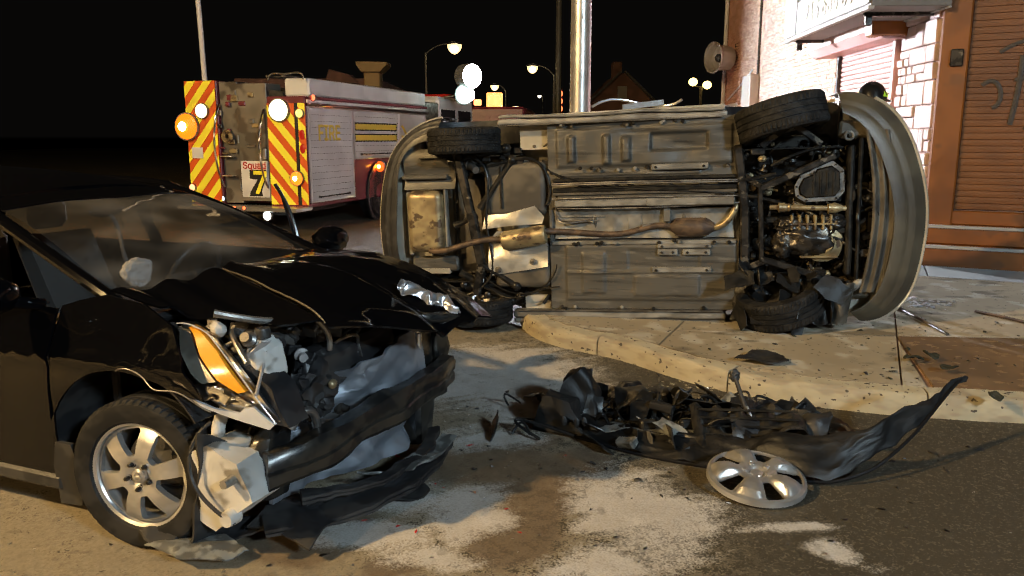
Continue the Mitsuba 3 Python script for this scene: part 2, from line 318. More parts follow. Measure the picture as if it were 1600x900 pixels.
# ------------------------------------------------------------------ lamps
def street_lamp(x, y, h, arm, label, core=.16, emit=60, w=.4, pole_r=.075, group=None, col=SODIUM, down=False):
    """pole at (x, y) with a curved arm (dx, dy) to a lamp head; the head's lens gives the light"""
    k = thing('street_lamp', label, 'street lamp', group)
    hx, hy = x + arm[0], y + arm[1]
    obj('pole', tube([(x, y, 0), (x, y, h * .5), (x, y, h - .35)], [pole_r * 1.25, pole_r, pole_r * .7], 10), 'pole_paint', k)
    obj('base', box(x - .16, x + .16, y - .16, y + .16, 0, .35, .04), 'pole_paint', k)
    obj('arm', tube(spl([(x, y, h - .45), (x + arm[0] * .35, y + arm[1] * .35, h - .02), (hx, hy, h + .12)], 10), .03, 8), 'pole_paint', k)
    u = np.array([arm[0], arm[1], 0]) / np.hypot(*arm)
    hd = lathe([(0, .12), (core * .7, .1), (core * 1.05, .02), (core * 1.1, -.03), (0, -.03)], 20)
    obj('lamp_head', xf(hd, trans(hx, hy, h + .12)), 'lamp_shell', k)
    ln = lathe([(0, -.034), (core, -.034), (core * .98, -core * .5), (core * .75, -core * .95), (core * .35, -core * 1.3), (0, -core * 1.4)], 20) if not down else lathe([(0, -.034), (core, -.034), (core, -.04), (0, -.06)], 20)
    L_ = obj('lens', xf(ln, trans(hx, hy, h + .12)), 'lit_lens', k, emit=[(emit if emit > 100 else emit * .36) * c for c in col], w=w)
    if emit < 100:
        obj('bulb', xf(lump((0, -core * .5, -core * .62), (core * .62, core * .62, core * .62), 0, 0, sub=2), trans(hx, hy, h + .12)), 'emitting', L_, emit=[4 * emit * c for c in (1, .78, .42)], w=w)
    return k
# outside the frame: the two sodium lamps whose light and shadows the photograph shows, and the cool flood of a second engine behind the camera
street_lamp(-10.9, -1.9, 7.8, (1.3, .8), 'tall sodium street lamp beyond the left kerb lighting the crash', .20, P_LAMP_LEFT, 6.)
street_lamp(-15.5, -14, 8.2, (1.2, .9), 'sodium street lamp far behind the camera on the left kerb', .22, P_LAMP_BACK, 6.)
k = thing('light_tower', 'tall mast with a broad cool white light panel behind the photographer', 'light tower')
lx, ly, lz = 6.2, -5.6, 5.6
obj('mast', tube([(lx, ly, 0), (lx, ly, 4), (lx, ly, lz)], [.09, .07, .05], 10), 'pole_paint', k)
obj('trailer', box(lx - .7, lx + .7, ly - 1.1, ly + 1.1, .35, 1.1, .1), 'orange_paint', k)
for x in (-.72, .72): obj('wheel', xf(lathe([(.1, -.1), (.28, -.1), (.3, 0), (.28, .1), (.1, .1)], 24), trans(lx + x, ly, .3) @ rot((0, 1, 0), 90)), 'rubber', k)
dv = np.array([-5.6, 10.8, -5.1]); dv /= np.linalg.norm(dv); rx = np.cross(dv, (0, 0, 1)); rx /= np.linalg.norm(rx)
MF = basis((lx, ly, lz), rx, np.cross(rx, dv), -dv)
obj('housing', box(-.68, .68, -.46, .46, .012, .16, .03), 'lamp_shell', k, MF)
obj('lens', plate([(-.62, -.40), (.62, -.40), (.62, .40), (-.62, .40)], .01), 'emitting', k, MF @ rot((1, 0, 0), 180), smooth=False, emit=[P_FLOOD * c for c in COOL], w=5.)
# street lamps down the street
street_lamp(-4.87, 46.5, 6.75, (1.63, .1), 'bright sodium street lamp on a pale pole above the fire engine', .40, 6, .3)
street_lamp(2.28, 44.5, 5.4, (-1.17, .1), 'yellow street lamp on the tall dark pole beside the big steel pole', .30, 5, .3)
street_lamp(-.5, 66, 5.75, (-.9, .1), 'orange street lamp above the red beacon', .34, 5, .2)
street_lamp(-.15, 86, 4.85, (.55, .1), 'small orange street lamp on a short arm low beyond the beacon', .32, 4, .1)
street_lamp(3.7, 98, 6.6, (-.4, .1), 'tiny white distant street lamp left of the red neon sign', .28, 2.5, .1, col=(1, .9, .75))
k = thing('twin_lamp', 'twin headed yellow street lamp beyond the brick corner', 'street lamp')
obj('pole', tube([(10.15, 44, 0), (10.15, 44, 4.4)], .08, 10), 'pole_paint', k)
obj('crossbar', bar((9.7, 44, 4.42), (10.5, 44, 4.3), .06, .06), 'pole_paint', k)
for x, z in ((9.71, 4.63), (10.47, 4.47)):
    obj('lens', xf(lump((0, 0, 0), (.24, .24, .22), 0, 0, sub=2), trans(x, 44, z)), 'emitting', k, emit=[4.5 * c for c in (1, .68, .18)], w=.15)
k = thing('utility_pole', 'tall dark wooden pole rising out of the picture beside the steel pole', 'utility pole')
obj('pole', tube([(2.52, 44.5, 0), (2.5, 44.5, 12), (2.45, 44.5, 17)], [.17, .15, .13], 10), 'pole_paint', k)
obj('crossarm', bar((1.5, 44.3, 15.2), (3.4, 44.3, 15.2), .12, .12), 'pole_paint', k)
k = thing('steel_pole', 'thick bright steel signal pole standing behind the overturned car', 'pole')
px_, py_ = .80, 9.6
obj('shaft', tube([(px_, py_, .15), (px_, py_, 3), (px_, py_, 8)], [.128, .12, .105], 28), 'pole_steel', k)
obj('base_flange', [lathe([(0, 0), (.24, 0), (.24, .03), (.15, .05), (.13, .14), (0, .14)], 24)], 'pole_steel', k, trans(px_, py_, .15))
for a in range(4): obj('anchor_bolt', cyl((px_ + .2 * math.cos(a * 1.57 + .7), py_ + .2 * math.sin(a * 1.57 + .7), .17), (px_ + .2 * math.cos(a * 1.57 + .7), py_ + .2 * math.sin(a * 1.57 + .7), .23), .018, 6), 'steel', k)
# ------------------------------------------------------------------ corner building
bld = thing('corner_building', 'brick and stone corner shop with an orange painted front and roller shutters', 'building')
N3 = np.array([-Bd[1], Bd[0], 0]); B3 = np.array([Bd[0], Bd[1], 0])
MB = basis((C0[0], C0[1], 0), B3, (0, 0, 1), N3)      # along the side wall, up, out of it
F3 = np.array([Fd[0], Fd[1], 0]); NF = np.array([Fd[1], -Fd[0], 0])
MO = basis((C0[0], C0[1], 0), F3, (0, 0, 1), NF)      # along the orange front, up, out of it
E1 = C0 + Bd * 12.9; E2 = C0 + Fd * 9
obj('wall', xf(plate([tuple(C0), tuple(E2), tuple(E2 + [6, 8]), tuple(E1 + [9, 0]), tuple(E1)], 7.0), trans(0, 0, 3.5)), 'mortar', bld, smooth=False)
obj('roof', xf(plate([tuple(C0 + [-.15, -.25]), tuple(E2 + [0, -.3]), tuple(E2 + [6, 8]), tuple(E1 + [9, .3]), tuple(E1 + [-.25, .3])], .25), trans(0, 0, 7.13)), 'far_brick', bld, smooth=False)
DOOR0, DOOR1, DTOP = 1.23, 3.5, 3.0
bricks = []; rnd = random.Random(5)
z, r_ = .16, 0
while z < 5.35:
    a = 3.75 - (.11 if r_ % 2 else 0)
    while a < 12.85:
        a1 = min(a + .212, 12.88)
        if a1 - a > .05 and a1 > 3.72:
            d = .030 + rnd.uniform(-.006, .006)
            bricks.append(box(max(a, 3.72), a1, z, z + .064, -.01, d, .006))
        a += .222
    z += .075; r_ += 1
obj('brick_course', bricks, 'brick', bld, MB, smooth=False, kind='stuff', label='long courses of red brick washed pink by floodlight')
rnd = random.Random(11); z = .16
while z < 6.2:
    h = rnd.choice([.16, .22, .30]); a = 0.03
    while a < 1.12:
        w = rnd.choice([.16, .26, .36, .5]) ; w = min(w, 1.15 - a)
        if w < .06: break
        if h > .2 and rnd.random() < .35:
            obj('stone', box(a, a + w - .014, z, z + h / 2 - .014, -.01, .05 + rnd.uniform(-.018, .02), .012), 'ashlar', bld, MB, smooth=False)
            obj('stone', box(a, a + w - .014, z + h / 2, z + h - .014, -.01, .05 + rnd.uniform(-.018, .02), .012), 'ashlar', bld, MB, smooth=False)
        else:
            obj('stone', box(a, a + w - .014, z, z + h - .014, -.01, .05 + rnd.uniform(-.018, .02), .012), 'ashlar', bld, MB, smooth=False)
        a += w
    z += h
for i in range(39):
    z = .17 + i * .074
    P = [(z, .0), (z + .004, .022), (z + .03, .034), (z + .06, .026), (z + .068, .0)]
    obj('shutter_slat', xf(plate([(p[1], p[0]) for p in P], DOOR1 - DOOR0 - .1), MB @ basis(((DOOR0 + DOOR1) / 2, 0, .005), (0, 0, 1), (0, 1, 0), (-1, 0, 0))), 'pink_paint', bld, smooth=False)
for a in (DOOR0 - .04, DOOR1 - .05): obj('shutter_track', box(a, a + .09, .15, 3.12, -.01, .085, .01), 'grease_metal' if a > 2 else 'pink_paint', bld, MB)
obj('shutter_box', xf(plate([(0, 3.02), (.34, 3.02), (.46, 3.14), (.46, 3.62), (0, 3.62)], DOOR1 - DOOR0 + .7), MB @ basis(((DOOR0 + DOOR1) / 2 + .1, 0, .004), (0, 0, 1), (0, 1, 0), (-1, 0, 0))), 'pink_paint', bld, smooth=False, label='pink housing of the rolled door under the awning sign')
obj('shutter_box', box(.95, 1.21, 3.05, 3.75, .0, .50, .02), 'orange_paint', bld, MB, label='orange end of the roller housing')
obj('upper_siding', box(3.72, 12.9, 5.4, 6.95, -.01, .06, .01), 'siding', bld, MB, smooth=False)
obj('downspout', tube([(12.75, z, .1) for z in np.linspace(.2, 6.8, 5)], .055, 10), 'siding', bld, MB)
obj('conduit', tube([(9.05, z, .055) for z in np.linspace(2.6, 6.6, 6)], .028, 8), 'grease_metal', bld, MB)
obj('conduit', [tube(spl([(12.4, 2.7, .06), (11.3, 2.9, .07), (10.2, 3.15, .06), (9.6, 3.3, .06)], 14), .02, 6)], 'siding', bld, MB)
obj('meter_box', box(8.95, 9.75, 2.05, 3.15, .03, .26, .02), 'tread_grey', bld, MB)
obj('side_window', box(11.2, 12.3, 1.0, 2.6, .0, .05, .01), 'siding', bld, MB, smooth=False)
k = thing('awning_sign', 'big boxed shop sign with purple panel and pale numbers above the pink shutter', 'sign')
SA, SB, SZ0, SZ1, SD = -.3, 3.35, 3.24, 4.9, 1.0
obj('cabinet', box(SA, SB, SZ0, SZ1, .06, SD, .01), 'sign_under', k, MB, smooth=False)
obj('face_panel', box(SA + .03, 2.78, SZ0 + .04, SZ0 + .52, SD + .002, SD + .02, .004), 'sign_face', k, MB, smooth=False)
obj('face_panel', box(SA + .03, 2.7, SZ0 + .56, SZ1 - .02, SD + .002, SD + .018, .004), 'sign_purple', k, MB, smooth=False, label='purple picture panel')
obj('face_panel', box(2.72, SB - .02, SZ0 + .04, SZ1 - .02, SD + .022, SD + .03, .003), 'sign_blue', k, MB, smooth=False, label='mottled blue end panel')
obj('edge_trim', [box(SA, SB, SZ0 - .03, SZ0 + .015, SD - .04, SD + .032, .006), box(SA, SB, SZ0 - .02, SZ0 + .0, .06, .1, .004)], 'tread_grey', k, MB, smooth=False)
tx = meshkit.text_mesh('215 684 8650', .26, .006, True); tx.apply_transform(basis((0, 0, 0), (-1, 0, 0), (0, 1, 0), (0, 0, -1)))
tx = xf(tx, trans(2.32, SZ0 + .14, SD + .03)); [obj('letter', g, 'letter_pale', k, MB, smooth=False) for g in tx.split(only_watertight=False)]
for a in (.2, 3.1): obj('bracket', [bar((a, SZ0 - .02, .05), (a, SZ0 - .02, SD - .1), .05, .05, (0, 1, 0)), box(a - .03, a + .03, SZ0 - .16, SZ0 - .02, SD - .2, SD - .12, .01)], 'grease_metal', k, MB)
k = thing('siren_horn', 'round grey siren horn bracketed to the far brick corner', 'siren')
MH = basis((5.42, 21.6, 3.75), (-.35, .93, 0), (0, 0, -1), (-.93, -.35, -.0))
obj('drum', lathe([(0, -.35), (.26, -.35), (.30, -.3), (.33, .1), (.40, .16), (.40, .2), (.33, .17), (.30, .0), (0, -.05)], 32), 'horn_grey', k, MH)
obj('driver', lathe([(0, -.06), (.10, -.05), (.10, .05), (.06, .09), (0, .1)], 16), 'ink_black', k, MH)
obj('bracket', [bar((5.5, 21.65, 3.75), (6.0, 21.7, 3.75), .08, .08), box(5.93, 5.99, 21.3, 22.0, 3.4, 4.15, .01)], 'rust', k)
# orange front: steps, pilaster, shutter, graffiti
obj('pilaster', box(-.02, .30, .15, 6.6, .0, .14, .02), 'orange_paint', bld, MO, smooth=False)
obj('pilaster', box(4.6, 5.0, .15, 6.6, .0, .14, .02), 'orange_paint', bld, MO, smooth=False)
for i, (z0, z1, d) in enumerate(((.13, .395, .50), (.40, .625, .30), (.63, .80, .12))):
    obj('step', box(-.02, 5.0, z0, z1, .0, d, .012), 'orange_paint', bld, MO, smooth=False)
    if i < 2: obj('step_nosing', box(-.03, 5.01, z1 - .03, z1 + .008, d - .06, d + .022, .006), 'tread_grey', bld, MO, smooth=False)
for i in range(42):
    z = .82 + i * .078
    P = [(z, .025), (z + .002, .0345), (z + .036, .0360), (z + .073, .0345), (z + .076, .025)]
    obj('orange_slat', xf(plate([(p[1], p[0]) for p in P], 4.28), MO @ basis((2.45, 0, .012), (0, 0, 1), (0, 1, 0), (-1, 0, 0))), 'orange_slat', bld, smooth=False)
obj('lintel', box(.30, 4.6, 4.1, 6.6, .0, .10, .02), 'orange_paint', bld, MO, smooth=False)
obj('shutter_lock', box(.10, .24, 2.55, 2.75, .14, .19, .01), 'grease_metal', bld, MO)
def spray(pts, w):
    p = spl([(a, z, 0) for a, z in pts], 40); q = np.array([(a, z, .0615) for a, z, _ in p])
    return tube(q, w, 8, .18, (0, 0, 1.0))
obj('graffiti', [spray([(.62, 2.70), (.85, 2.82), (1.12, 2.80), (1.22, 2.62), (1.08, 2.46), (.80, 2.38)], .022), spray([(.86, 2.66), (.85, 2.3), (.80, 1.85)], .03), spray([(.12 + .35, 2.32), (.60, 2.36), (.66, 2.28), (.60, 2.05)], .026),
                 spray([(1.0, 2.22), (1.25, 2.36), (1.6, 2.38), (1.9, 2.3)], .024), spray([(.95, 1.82), (1.2, 1.75), (1.5, 1.78), (1.8, 1.70)], .022)], 'spray_paint', bld, MO, label='dark sprayed scrawl on the orange shutter')
# far houses, neon sign, vehicles down the street
k = thing('gable_house', 'dark brick house with a gable and chimney beyond the steel pole', 'house')
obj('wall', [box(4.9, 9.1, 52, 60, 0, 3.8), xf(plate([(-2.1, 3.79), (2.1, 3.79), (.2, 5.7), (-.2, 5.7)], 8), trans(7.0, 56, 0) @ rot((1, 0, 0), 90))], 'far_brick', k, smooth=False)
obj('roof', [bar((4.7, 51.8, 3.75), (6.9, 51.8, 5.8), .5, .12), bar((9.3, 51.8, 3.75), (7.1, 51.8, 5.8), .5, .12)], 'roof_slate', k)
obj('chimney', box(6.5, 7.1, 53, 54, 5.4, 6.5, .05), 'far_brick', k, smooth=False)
for x in (5.4, 7.6):
    f = obj('window', box(x, x + 1.0, 51.93, 52.02, 1.4, 3.0, .02), 'window_paint', k, smooth=False); obj('pane', box(x + .08, x + .92, 51.91, 51.925, 1.5, 2.9), 'dark_glass', f, smooth=False)
f = obj('window', box(6.7, 7.3, 51.93, 52.02, 4.1, 4.9, .02), 'window_paint', k, smooth=False)
k = thing('corniced_building', 'dark row house with a lit tan cornice above the fire engine', 'building')
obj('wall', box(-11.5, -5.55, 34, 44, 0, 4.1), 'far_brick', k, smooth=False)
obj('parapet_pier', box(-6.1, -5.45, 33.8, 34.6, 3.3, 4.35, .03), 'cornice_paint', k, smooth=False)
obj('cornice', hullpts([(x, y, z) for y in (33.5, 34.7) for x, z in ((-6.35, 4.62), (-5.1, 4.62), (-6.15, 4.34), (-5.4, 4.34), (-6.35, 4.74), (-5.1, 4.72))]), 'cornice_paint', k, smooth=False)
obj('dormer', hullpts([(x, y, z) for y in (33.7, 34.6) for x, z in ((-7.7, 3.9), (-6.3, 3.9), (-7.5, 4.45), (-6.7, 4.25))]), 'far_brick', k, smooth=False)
for x in (-10.8, -8.3):
    f = obj('window', box(x, x + 1.1, 33.93, 34.03, 1.8, 3.4, .02), 'window_paint', k, smooth=False); obj('pane', box(x + .08, x + 1.02, 33.91, 33.925, 1.9, 3.3), 'dark_glass', f, smooth=False)
k = thing('neon_sign', 'tall thin red neon shop sign low beside the utility pole', 'sign')
obj('board', box(2.55, 2.95, 47.1, 47.25, 2.2, 4.5, .03), 'far_dark', k)
for i in range(5): obj('tube_letter', xf(trimesh.creation.torus(.14, .045, 16, 8), trans(2.75, 47.05, 2.5 + i * .42) @ rot((1, 0, 0), 90)), 'emitting', k, emit=(3, .35, .1), w=.03)
obj('post', cyl((2.75, 47.2, 0), (2.75, 47.2, 2.2), .06), 'far_dark', k)
def box_vehicle(name, label, o, yaw, L, Wd, Hh, body, lights):
    k = thing(name, label, 'emergency vehicle'); M = trans(*o) @ rot((0, 0, 1), yaw)
    obj('body', [box(-Wd / 2, Wd / 2, 0, L * .68, .45, Hh, .08)], body, k, M)
    obj('cab', hullpts([(sx * Wd * .46, y, z) for sx in (-1, 1) for y, z in ((L * .69, .5), (L * .69, Hh * .86), (L * .84, Hh * .84), (L * .93, 1.35), (L, 1.2), (L, .5))]), body, k, M, smooth=False)
    obj('rear_door', box(-.95, -.02, -.02, .0, .6, Hh - .3, .005), body, k, M, smooth=False); d2 = obj('rear_door', box(.02, .95, -.02, .0, .6, Hh - .3, .005), body, k, M, smooth=False)
    for x in (-.8, .2): obj('rear_window', box(x, x + .6, -.035, -.022, Hh * .58, Hh * .58 + .5, .004), 'dark_glass', k, M, smooth=False)
    for x in (-Wd / 2 + .16, Wd / 2 - .16):
        for y in (L * .22, L * .82):
            w = obj('wheel', xf(lathe([(.2, -.13), (.36, -.13), (.39, -.08), (.39, .08), (.36, .13), (.2, .13)], 28), trans(x, y, .39) @ rot((0, 1, 0), 90)), 'rubber', k, M)
    for (x, y, z, sx, sz, e, wgt) in lights:
        obj('warning_light', box(x - sx / 2, x + sx / 2, y - .06, y + .06, z - sz / 2, z + sz / 2, .04), 'emitting', k, M, emit=e, w=wgt)
    return k
box_vehicle('ambulance', 'boxy ambulance with red and white lightbar behind the overturned car near the brick corner', (4.75, 23.0, 0), 14, 6.2, 2.2, 2.26, 'truck_white',
            [(-.52, .1, 2.40, .26, .13, (5, .5, .2), .1), (-.22, .1, 2.40, .22, .13, (4, 1.2, .4), .1), (.02, .1, 2.40, .26, .15, (6, 6, 6), .15), (.32, .1, 2.40, .28, .13, (5, .5, .2), .1)])
box_vehicle('rescue_van', 'dark rescue van with a red orange beacon ahead of the fire engine', (-.72, 27.0, 0), -6, 6.4, 2.3, 2.7, 'truck_maroon',
            [(.12, .2, 2.92, .55, .5, (4.2, .6, .08), .3), (-.45, .2, 2.85, .26, .22, (5, .7, .2), .1), (.5, -.03, 1.9, .14, .14, (4, .5, .2), .1)])
# ------------------------------------------------------------------ fire engine
fe = thing('fire_engine', 'white fire engine with red and yellow chevrons across its rear and warning lights on', 'fire engine')
ya = math.radians(17)
MT = basis((-3.65, 14.4, 0), (math.sin(ya), math.cos(ya), 0), (-math.cos(ya), math.sin(ya), 0), (0, 0, 1))   # forward, left, up
TB, TT = .45, 2.42
obj('body', [box(.5, 5.35, .02, 2.48, TB, TT, .02), box(.0, .5, .02, .78, TB, TT, .01), box(.0, .5, 1.82, 2.48, TB, TT + .3, .01)], 'truck_maroon', fe, MT, smooth=False)
obj('upper_locker', box(.15, 5.4, .0, .5, TT + .005, 2.74, .03), 'truck_white', fe, MT, label='speckled white strip along the top')
obj('upper_locker', box(.5, 5.4, 2.0, 2.5, TT + .005, 2.74, .03), 'truck_white', fe, MT)
obj('red_rail', box(.1, 5.42, -.035, .0, 2.37, 2.425, .01), 'truck_maroon', fe, MT)
obj('drip_rail', box(.05, 5.42, -.05, -.004, 2.255, 2.30, .01), 'chrome', fe, MT)
doors = ((.10, 1.66, .56, 2.22), (1.78, 3.80, 1.30, 2.22), (3.90, 5.30, .62, 2.22))
for a, b, z0, z1 in doors:
    d = obj('roller_door', box(a, b, -.012, .018, z0, z1, .006), 'truck_white', fe, MT, smooth=False)
    obj('door_frame', [box(a - .05, a, -.02, .019, z0 - .03, z1 + .03, .006), box(b, b + .05, -.02, .019, z0 - .03, z1 + .03, .006), box(a, b, -.024, .019, z1, z1 + .03, .005), box(a, b, -.026, .019, z0 - .03, z0, .005)], 'bright_steel', d, MT, smooth=False)
    obj('handle', [box(a + .2, a + .24, -.06, -.012, z0 + .05, z0 + .09, .008), box(b - .24, b - .2, -.06, -.012, z0 + .05, z0 + .09, .008), cyl((a + .22, -.055, z0 + .07), (b - .22, -.055, z0 + .07), .012)], 'grease_metal', d, MT)
Mside = MT @ basis((0, -.014, 0), (1, 0, 0), (0, 0, 1), (0, -1, 0))
t_ = meshkit.text_mesh('FIRE', .27, .004, True)
[obj('letter', g, 'gold_leaf', fe, smooth=False) for g in xf(t_, Mside @ trans(.36, 1.655, .0)).split(only_watertight=False)]
for i, z in enumerate((1.86, 1.64)):
    obj('yellow_stripe', plate([(1.80, z), (3.70, z), (3.70, z + .11), (1.80, z + .11)], .004), 'gold_leaf', fe, Mside, smooth=False)
    obj('black_edge', plate([(1.79, z - .025), (3.72, z - .025), (3.72, z + .135), (1.79, z + .135)], .002), 'ink_black', fe, Mside, smooth=False)
    obj('yellow_stripe', plate([(3.95, z + .1), (4.05, z + .11), (4.75, z - .5), (4.65, z - .52)], .004), 'gold_leaf', fe, Mside, smooth=False)
# rear: outward is -x
Mrear = MT @ basis((-.012, 0, 0), (0, -1, 0), (0, 0, 1), (-1, 0, 0))       # u = -y, v = z
def chevron_panel(y0, y1, z0, z1, sgn, off=0.0):
    obj('chevron_panel', plate([(-y1, z0), (-y0, z0), (-y0, z1), (-y1, z1)], .016), 'chevron_red', fe, Mrear, smooth=False)
    R = sbox(-y1, z0, -y0, z1); k_ = 1.15
    for i in range(-8, 20):
        c = i * .40 + off
        q = Polygon([(-3, c + sgn * k_ * (-3)), (0.5, c + sgn * k_ * .5), (0.5, c + sgn * k_ * .5 + .20), (-3, c + sgn * k_ * (-3) + .20)]).intersection(R)
        if q.is_empty or q.area < .002: continue
        obj('chevron_stripe', xf(plate(list(q.exterior.coords)[:-1], .005), Mrear @ trans(0, 0, .0115)), 'chevron_yellow', fe, smooth=False)
chevron_panel(.215, .77, .50, 2.30, -1)
chevron_panel(.0, .145, .50, 2.30, -1, .08)
chevron_panel(1.84, 2.50, .50, 2.72, 1, .1)
obj('rear_post', box(-.02, .0, .15, .21, .5, 2.3), 'ink_black', fe, MT, smooth=False)
obj('rear_door', box(.012, .49, .79, 1.42, .55, 2.66, .01), 'truck_grey', fe, MT, smooth=False, label='murky grey rear door with reflections')
obj('rear_panel', box(.06, .49, 1.43, 1.81, .5, 2.7, .01), 'truck_grey', fe, MT, smooth=False)
obj('door_plate', box(.0, .012, .82, 1.40, .62, 1.28, .004), 'truck_white', fe, MT, smooth=False)
Mdoor = MT @ basis((-.002, 0, 0), (0, -1, 0), (0, 0, 1), (-1, 0, 0))
t7 = meshkit.text_mesh('7', .40, .003, True)
obj('number_outline', xf(plate([(-1.24, .64), (-.96, .64), (-.98, .74), (-.87, .98), (-.87, 1.12), (-1.22, 1.12), (-1.22, .96), (-1.06, .94), (-1.22, .72)], .003), Mdoor), 'ink_black', fe, smooth=False)
obj('number', xf(t7, Mdoor @ trans(-1.19, .69, .003)), 'chevron_yellow', fe, smooth=False)
[obj('letter', g, 'script_red', fe, smooth=False) for g in xf(meshkit.text_mesh('Squad', .12, .003, True), Mdoor @ trans(-1.36, 1.14, .001)).split(only_watertight=False)]
rr = random.Random(3)
for i in range(16):
    y, z = rr.uniform(.85, 1.75), rr.uniform(1.35, 2.45)
    obj('tool_bracket', box(-.02, .02, y, y + rr.uniform(.05, .2), z, z + rr.uniform(.03, .12), .01), rr.choice(['truck_grey', 'grease_metal', 'tan_metal', 'truck_maroon']), fe, MT)
obj('grab_rail', [tube(spl([(-.01, .84, .8), (-.07, .84, .9), (-.07, .84, 2.1), (-.01, .84, 2.2)], 16), .018), tube(spl([(.0, 1.78, .8), (-.06, 1.78, .9), (-.06, 1.78, 2.2), (.0, 1.78, 2.3)], 16), .018)], 'chrome', fe, MT)
obj('hose_bed_cover', hullpts([(.1, .5, 2.5), (.1, 1.85, 2.72), (4, .5, 2.5), (4, 1.85, 2.72), (.1, .5, 2.42), (.1, 1.85, 2.42), (4, .5, 2.42), (4, 1.85, 2.42)]), 'coat', fe, MT, smooth=False)
obj('top_rail', [tube(spl([(.05, .04, 2.70), (.05, .06, 2.79), (.05, .40, 2.81), (.05, .72, 2.79), (.05, .76, 2.70)], 24), .018)], 'steel', fe, MT)
obj('tailboard', box(-.45, .1, .0, 2.5, .40, .47, .01), 'bright_steel', fe, MT, smooth=False)
obj('chassis', box(.0, 8.2, .5, 2.0, .3, .46), 'far_dark', fe, MT, smooth=False)
obj('licence_plate', box(-.035, -.025, 2.18, 2.42, 1.32, 1.52, .002), 'siding', fe, MT, smooth=False)
def tl(x, y, z, r, e, w, name='warning_light', flat=.6, hot=None, **t):
    b = obj(name, lump((x, y, z), (r * flat, r, r), 0, 0, sub=3), 'lit_lens', fe, MT, emit=e, w=w, **t)
    if hot: obj('bulb', lump((x - r * flat * .55, y, z), (r * .5, r * .42, r * .42), 0, 0, sub=2), 'emitting', b, MT, emit=hot, w=w)
    obj('bezel', xf(lathe([(r * 1.0, -.02), (r * 1.1, -.02), (r * 1.1, .03), (r * 1.0, .03)], 20), basis((x, y, z), (0, 1, 0), (0, 0, 1), (1, 0, 0))), 'truck_grey', b, MT)
tl(-.06, 2.47, 1.90, .235, (2.6, .36, .01), .6, hot=(520, 150, 9), label='big amber warning light glowing on the outer rear edge')
tl(-.06, 2.12, 2.18, .13, (3.0, 2.4, 1.1), .2, hot=(80, 72, 50)); tl(-.06, .50, 2.18, .19, (3.4, 3.0, 1.7), .3, hot=(140, 125, 90)); tl(-.06, .20, .98, .125, (2.6, .42, .02), .2, hot=(160, 50, 5))
tl(-.06, .085, 2.12, .075, (1.6, 1.3, .25), .05); tl(-.06, 2.44, .78, .065, (2.4, .9, .4), .05); tl(.02, 1.86, .58, .06, (1.6, 1.9, 2.1), .05)
for y in (1.05, 1.25, 1.45): tl(-.46, y, .46, .035, (4, .4, .1), .03, 'marker_light')
tl(-.40, .62, .33, .085, (3, 3.2, 3), .1, 'work_light', hot=(12, 13, 12))
tl(.2, -.05, 2.40, .05, (4, .4, .15), .04, 'marker_light'); tl(2.75, -.06, 1.10, .11, (2.6, .20, .015), .2, hot=(160, 30, 2), label='orange red light over the rear wheel')
for z in (1.5, 1.75): obj('lamp_lens', lump((-.02, .075, z), (.02, .06, .09), 0, 0, sub=2), 'red_glass', fe, MT)
for a in (2.9, 7.2):
    w = obj('wheel', xf(lathe([(.2, -.15), (.46, -.15), (.53, -.1), (.54, 0), (.53, .1), (.46, .15), (.2, .15)], 40), basis((a, .17, .54), (1, 0, 0), (0, 0, 1), (0, -1, 0))), 'rubber', fe, MT)
    obj('rim', xf(lathe([(0, .06), (.1, .1), (.14, .05), (.26, .03), (.3, .12), (.3, -.1), (0, -.1)], 32), basis((a, .17, .54), (1, 0, 0), (0, 0, 1), (0, -1, 0))), 'steel', w, MT)
    obj('wheel_arch', xf(lathe([(.60, -.03), (.68, -.03), (.68, .02), (.60, .02)], 40), basis((a, .0, .54), (1, 0, 0), (0, 0, 1), (0, -1, 0))), 'far_dark', fe, MT)
obj('pump_panel', box(5.36, 6.3, .03, 2.45, .5, 2.55, .03), 'steel', fe, MT, smooth=False)
obj('cab', [box(6.32, 8.9, .05, 2.45, .5, 2.72, .08)], 'truck_white', fe, MT, smooth=False)
for a in (6.5, 7.7): obj('cab_window', box(a, a + .95, .03, .049, 1.6, 2.4, .006), 'dark_glass', fe, MT, smooth=False)
obj('lightbar', box(7.9, 8.3, .4, 2.1, 2.73, 2.86, .04), 'red_glass', fe, MT)
# floodlight raised on the cab, aimed across the street at the brick wall
fl = obj('floodlight', [cyl((6.9, .2, 2.7), (6.9, -.35, 2.78), .03)], 'steel', fe, MT, label='blinding greenish white floodlight raised on the cab')
pw = (MT @ np.array([6.9, -.4, 2.78, 1]))[:3]
dv = np.array([6.6, -8.2, -.5]); dv /= np.linalg.norm(dv); rx = np.cross(dv, (0, 0, 1)); rx /= np.linalg.norm(rx)
MFl = basis(pw, rx, np.cross(rx, dv), -dv)
MFa = MFl.copy(); MFa[:3, 3] += .12 * MT[:3, 0] + [0, 0, .46]
obj('housing', lathe([(0, .22), (.16, .2), (.30, .02), (.31, -.34), (.30, -.34), (.295, .0), (.0, .0)], 28), 'lamp_shell', fl, MFa)
obj('lens', lathe([(0, -.03), (.15, -.02), (.29, -.004), (.0, -.003)], 28), 'emitting', fl, MFa, emit=[6000 * c for c in (.92, .95, 1.04)], w=4.)
obj('housing', lathe([(0, .12), (.16, .1), (.24, .02), (.25, .0), (.0, .0)], 28), 'lamp_shell', fl, MFl)
bl = obj('bulb', lump((0, 0, -.06), (.24, .24, .16), 0, 0, sub=3), 'emitting', fl, MFl, emit=(1.6, 2.6, 2.4), w=.2)
obj('core', lump((-.1, 0, -.12), (.16, .17, .14), 0, 0, sub=3), 'emitting', bl, MFl, emit=(14, 18, 17), w=.2)
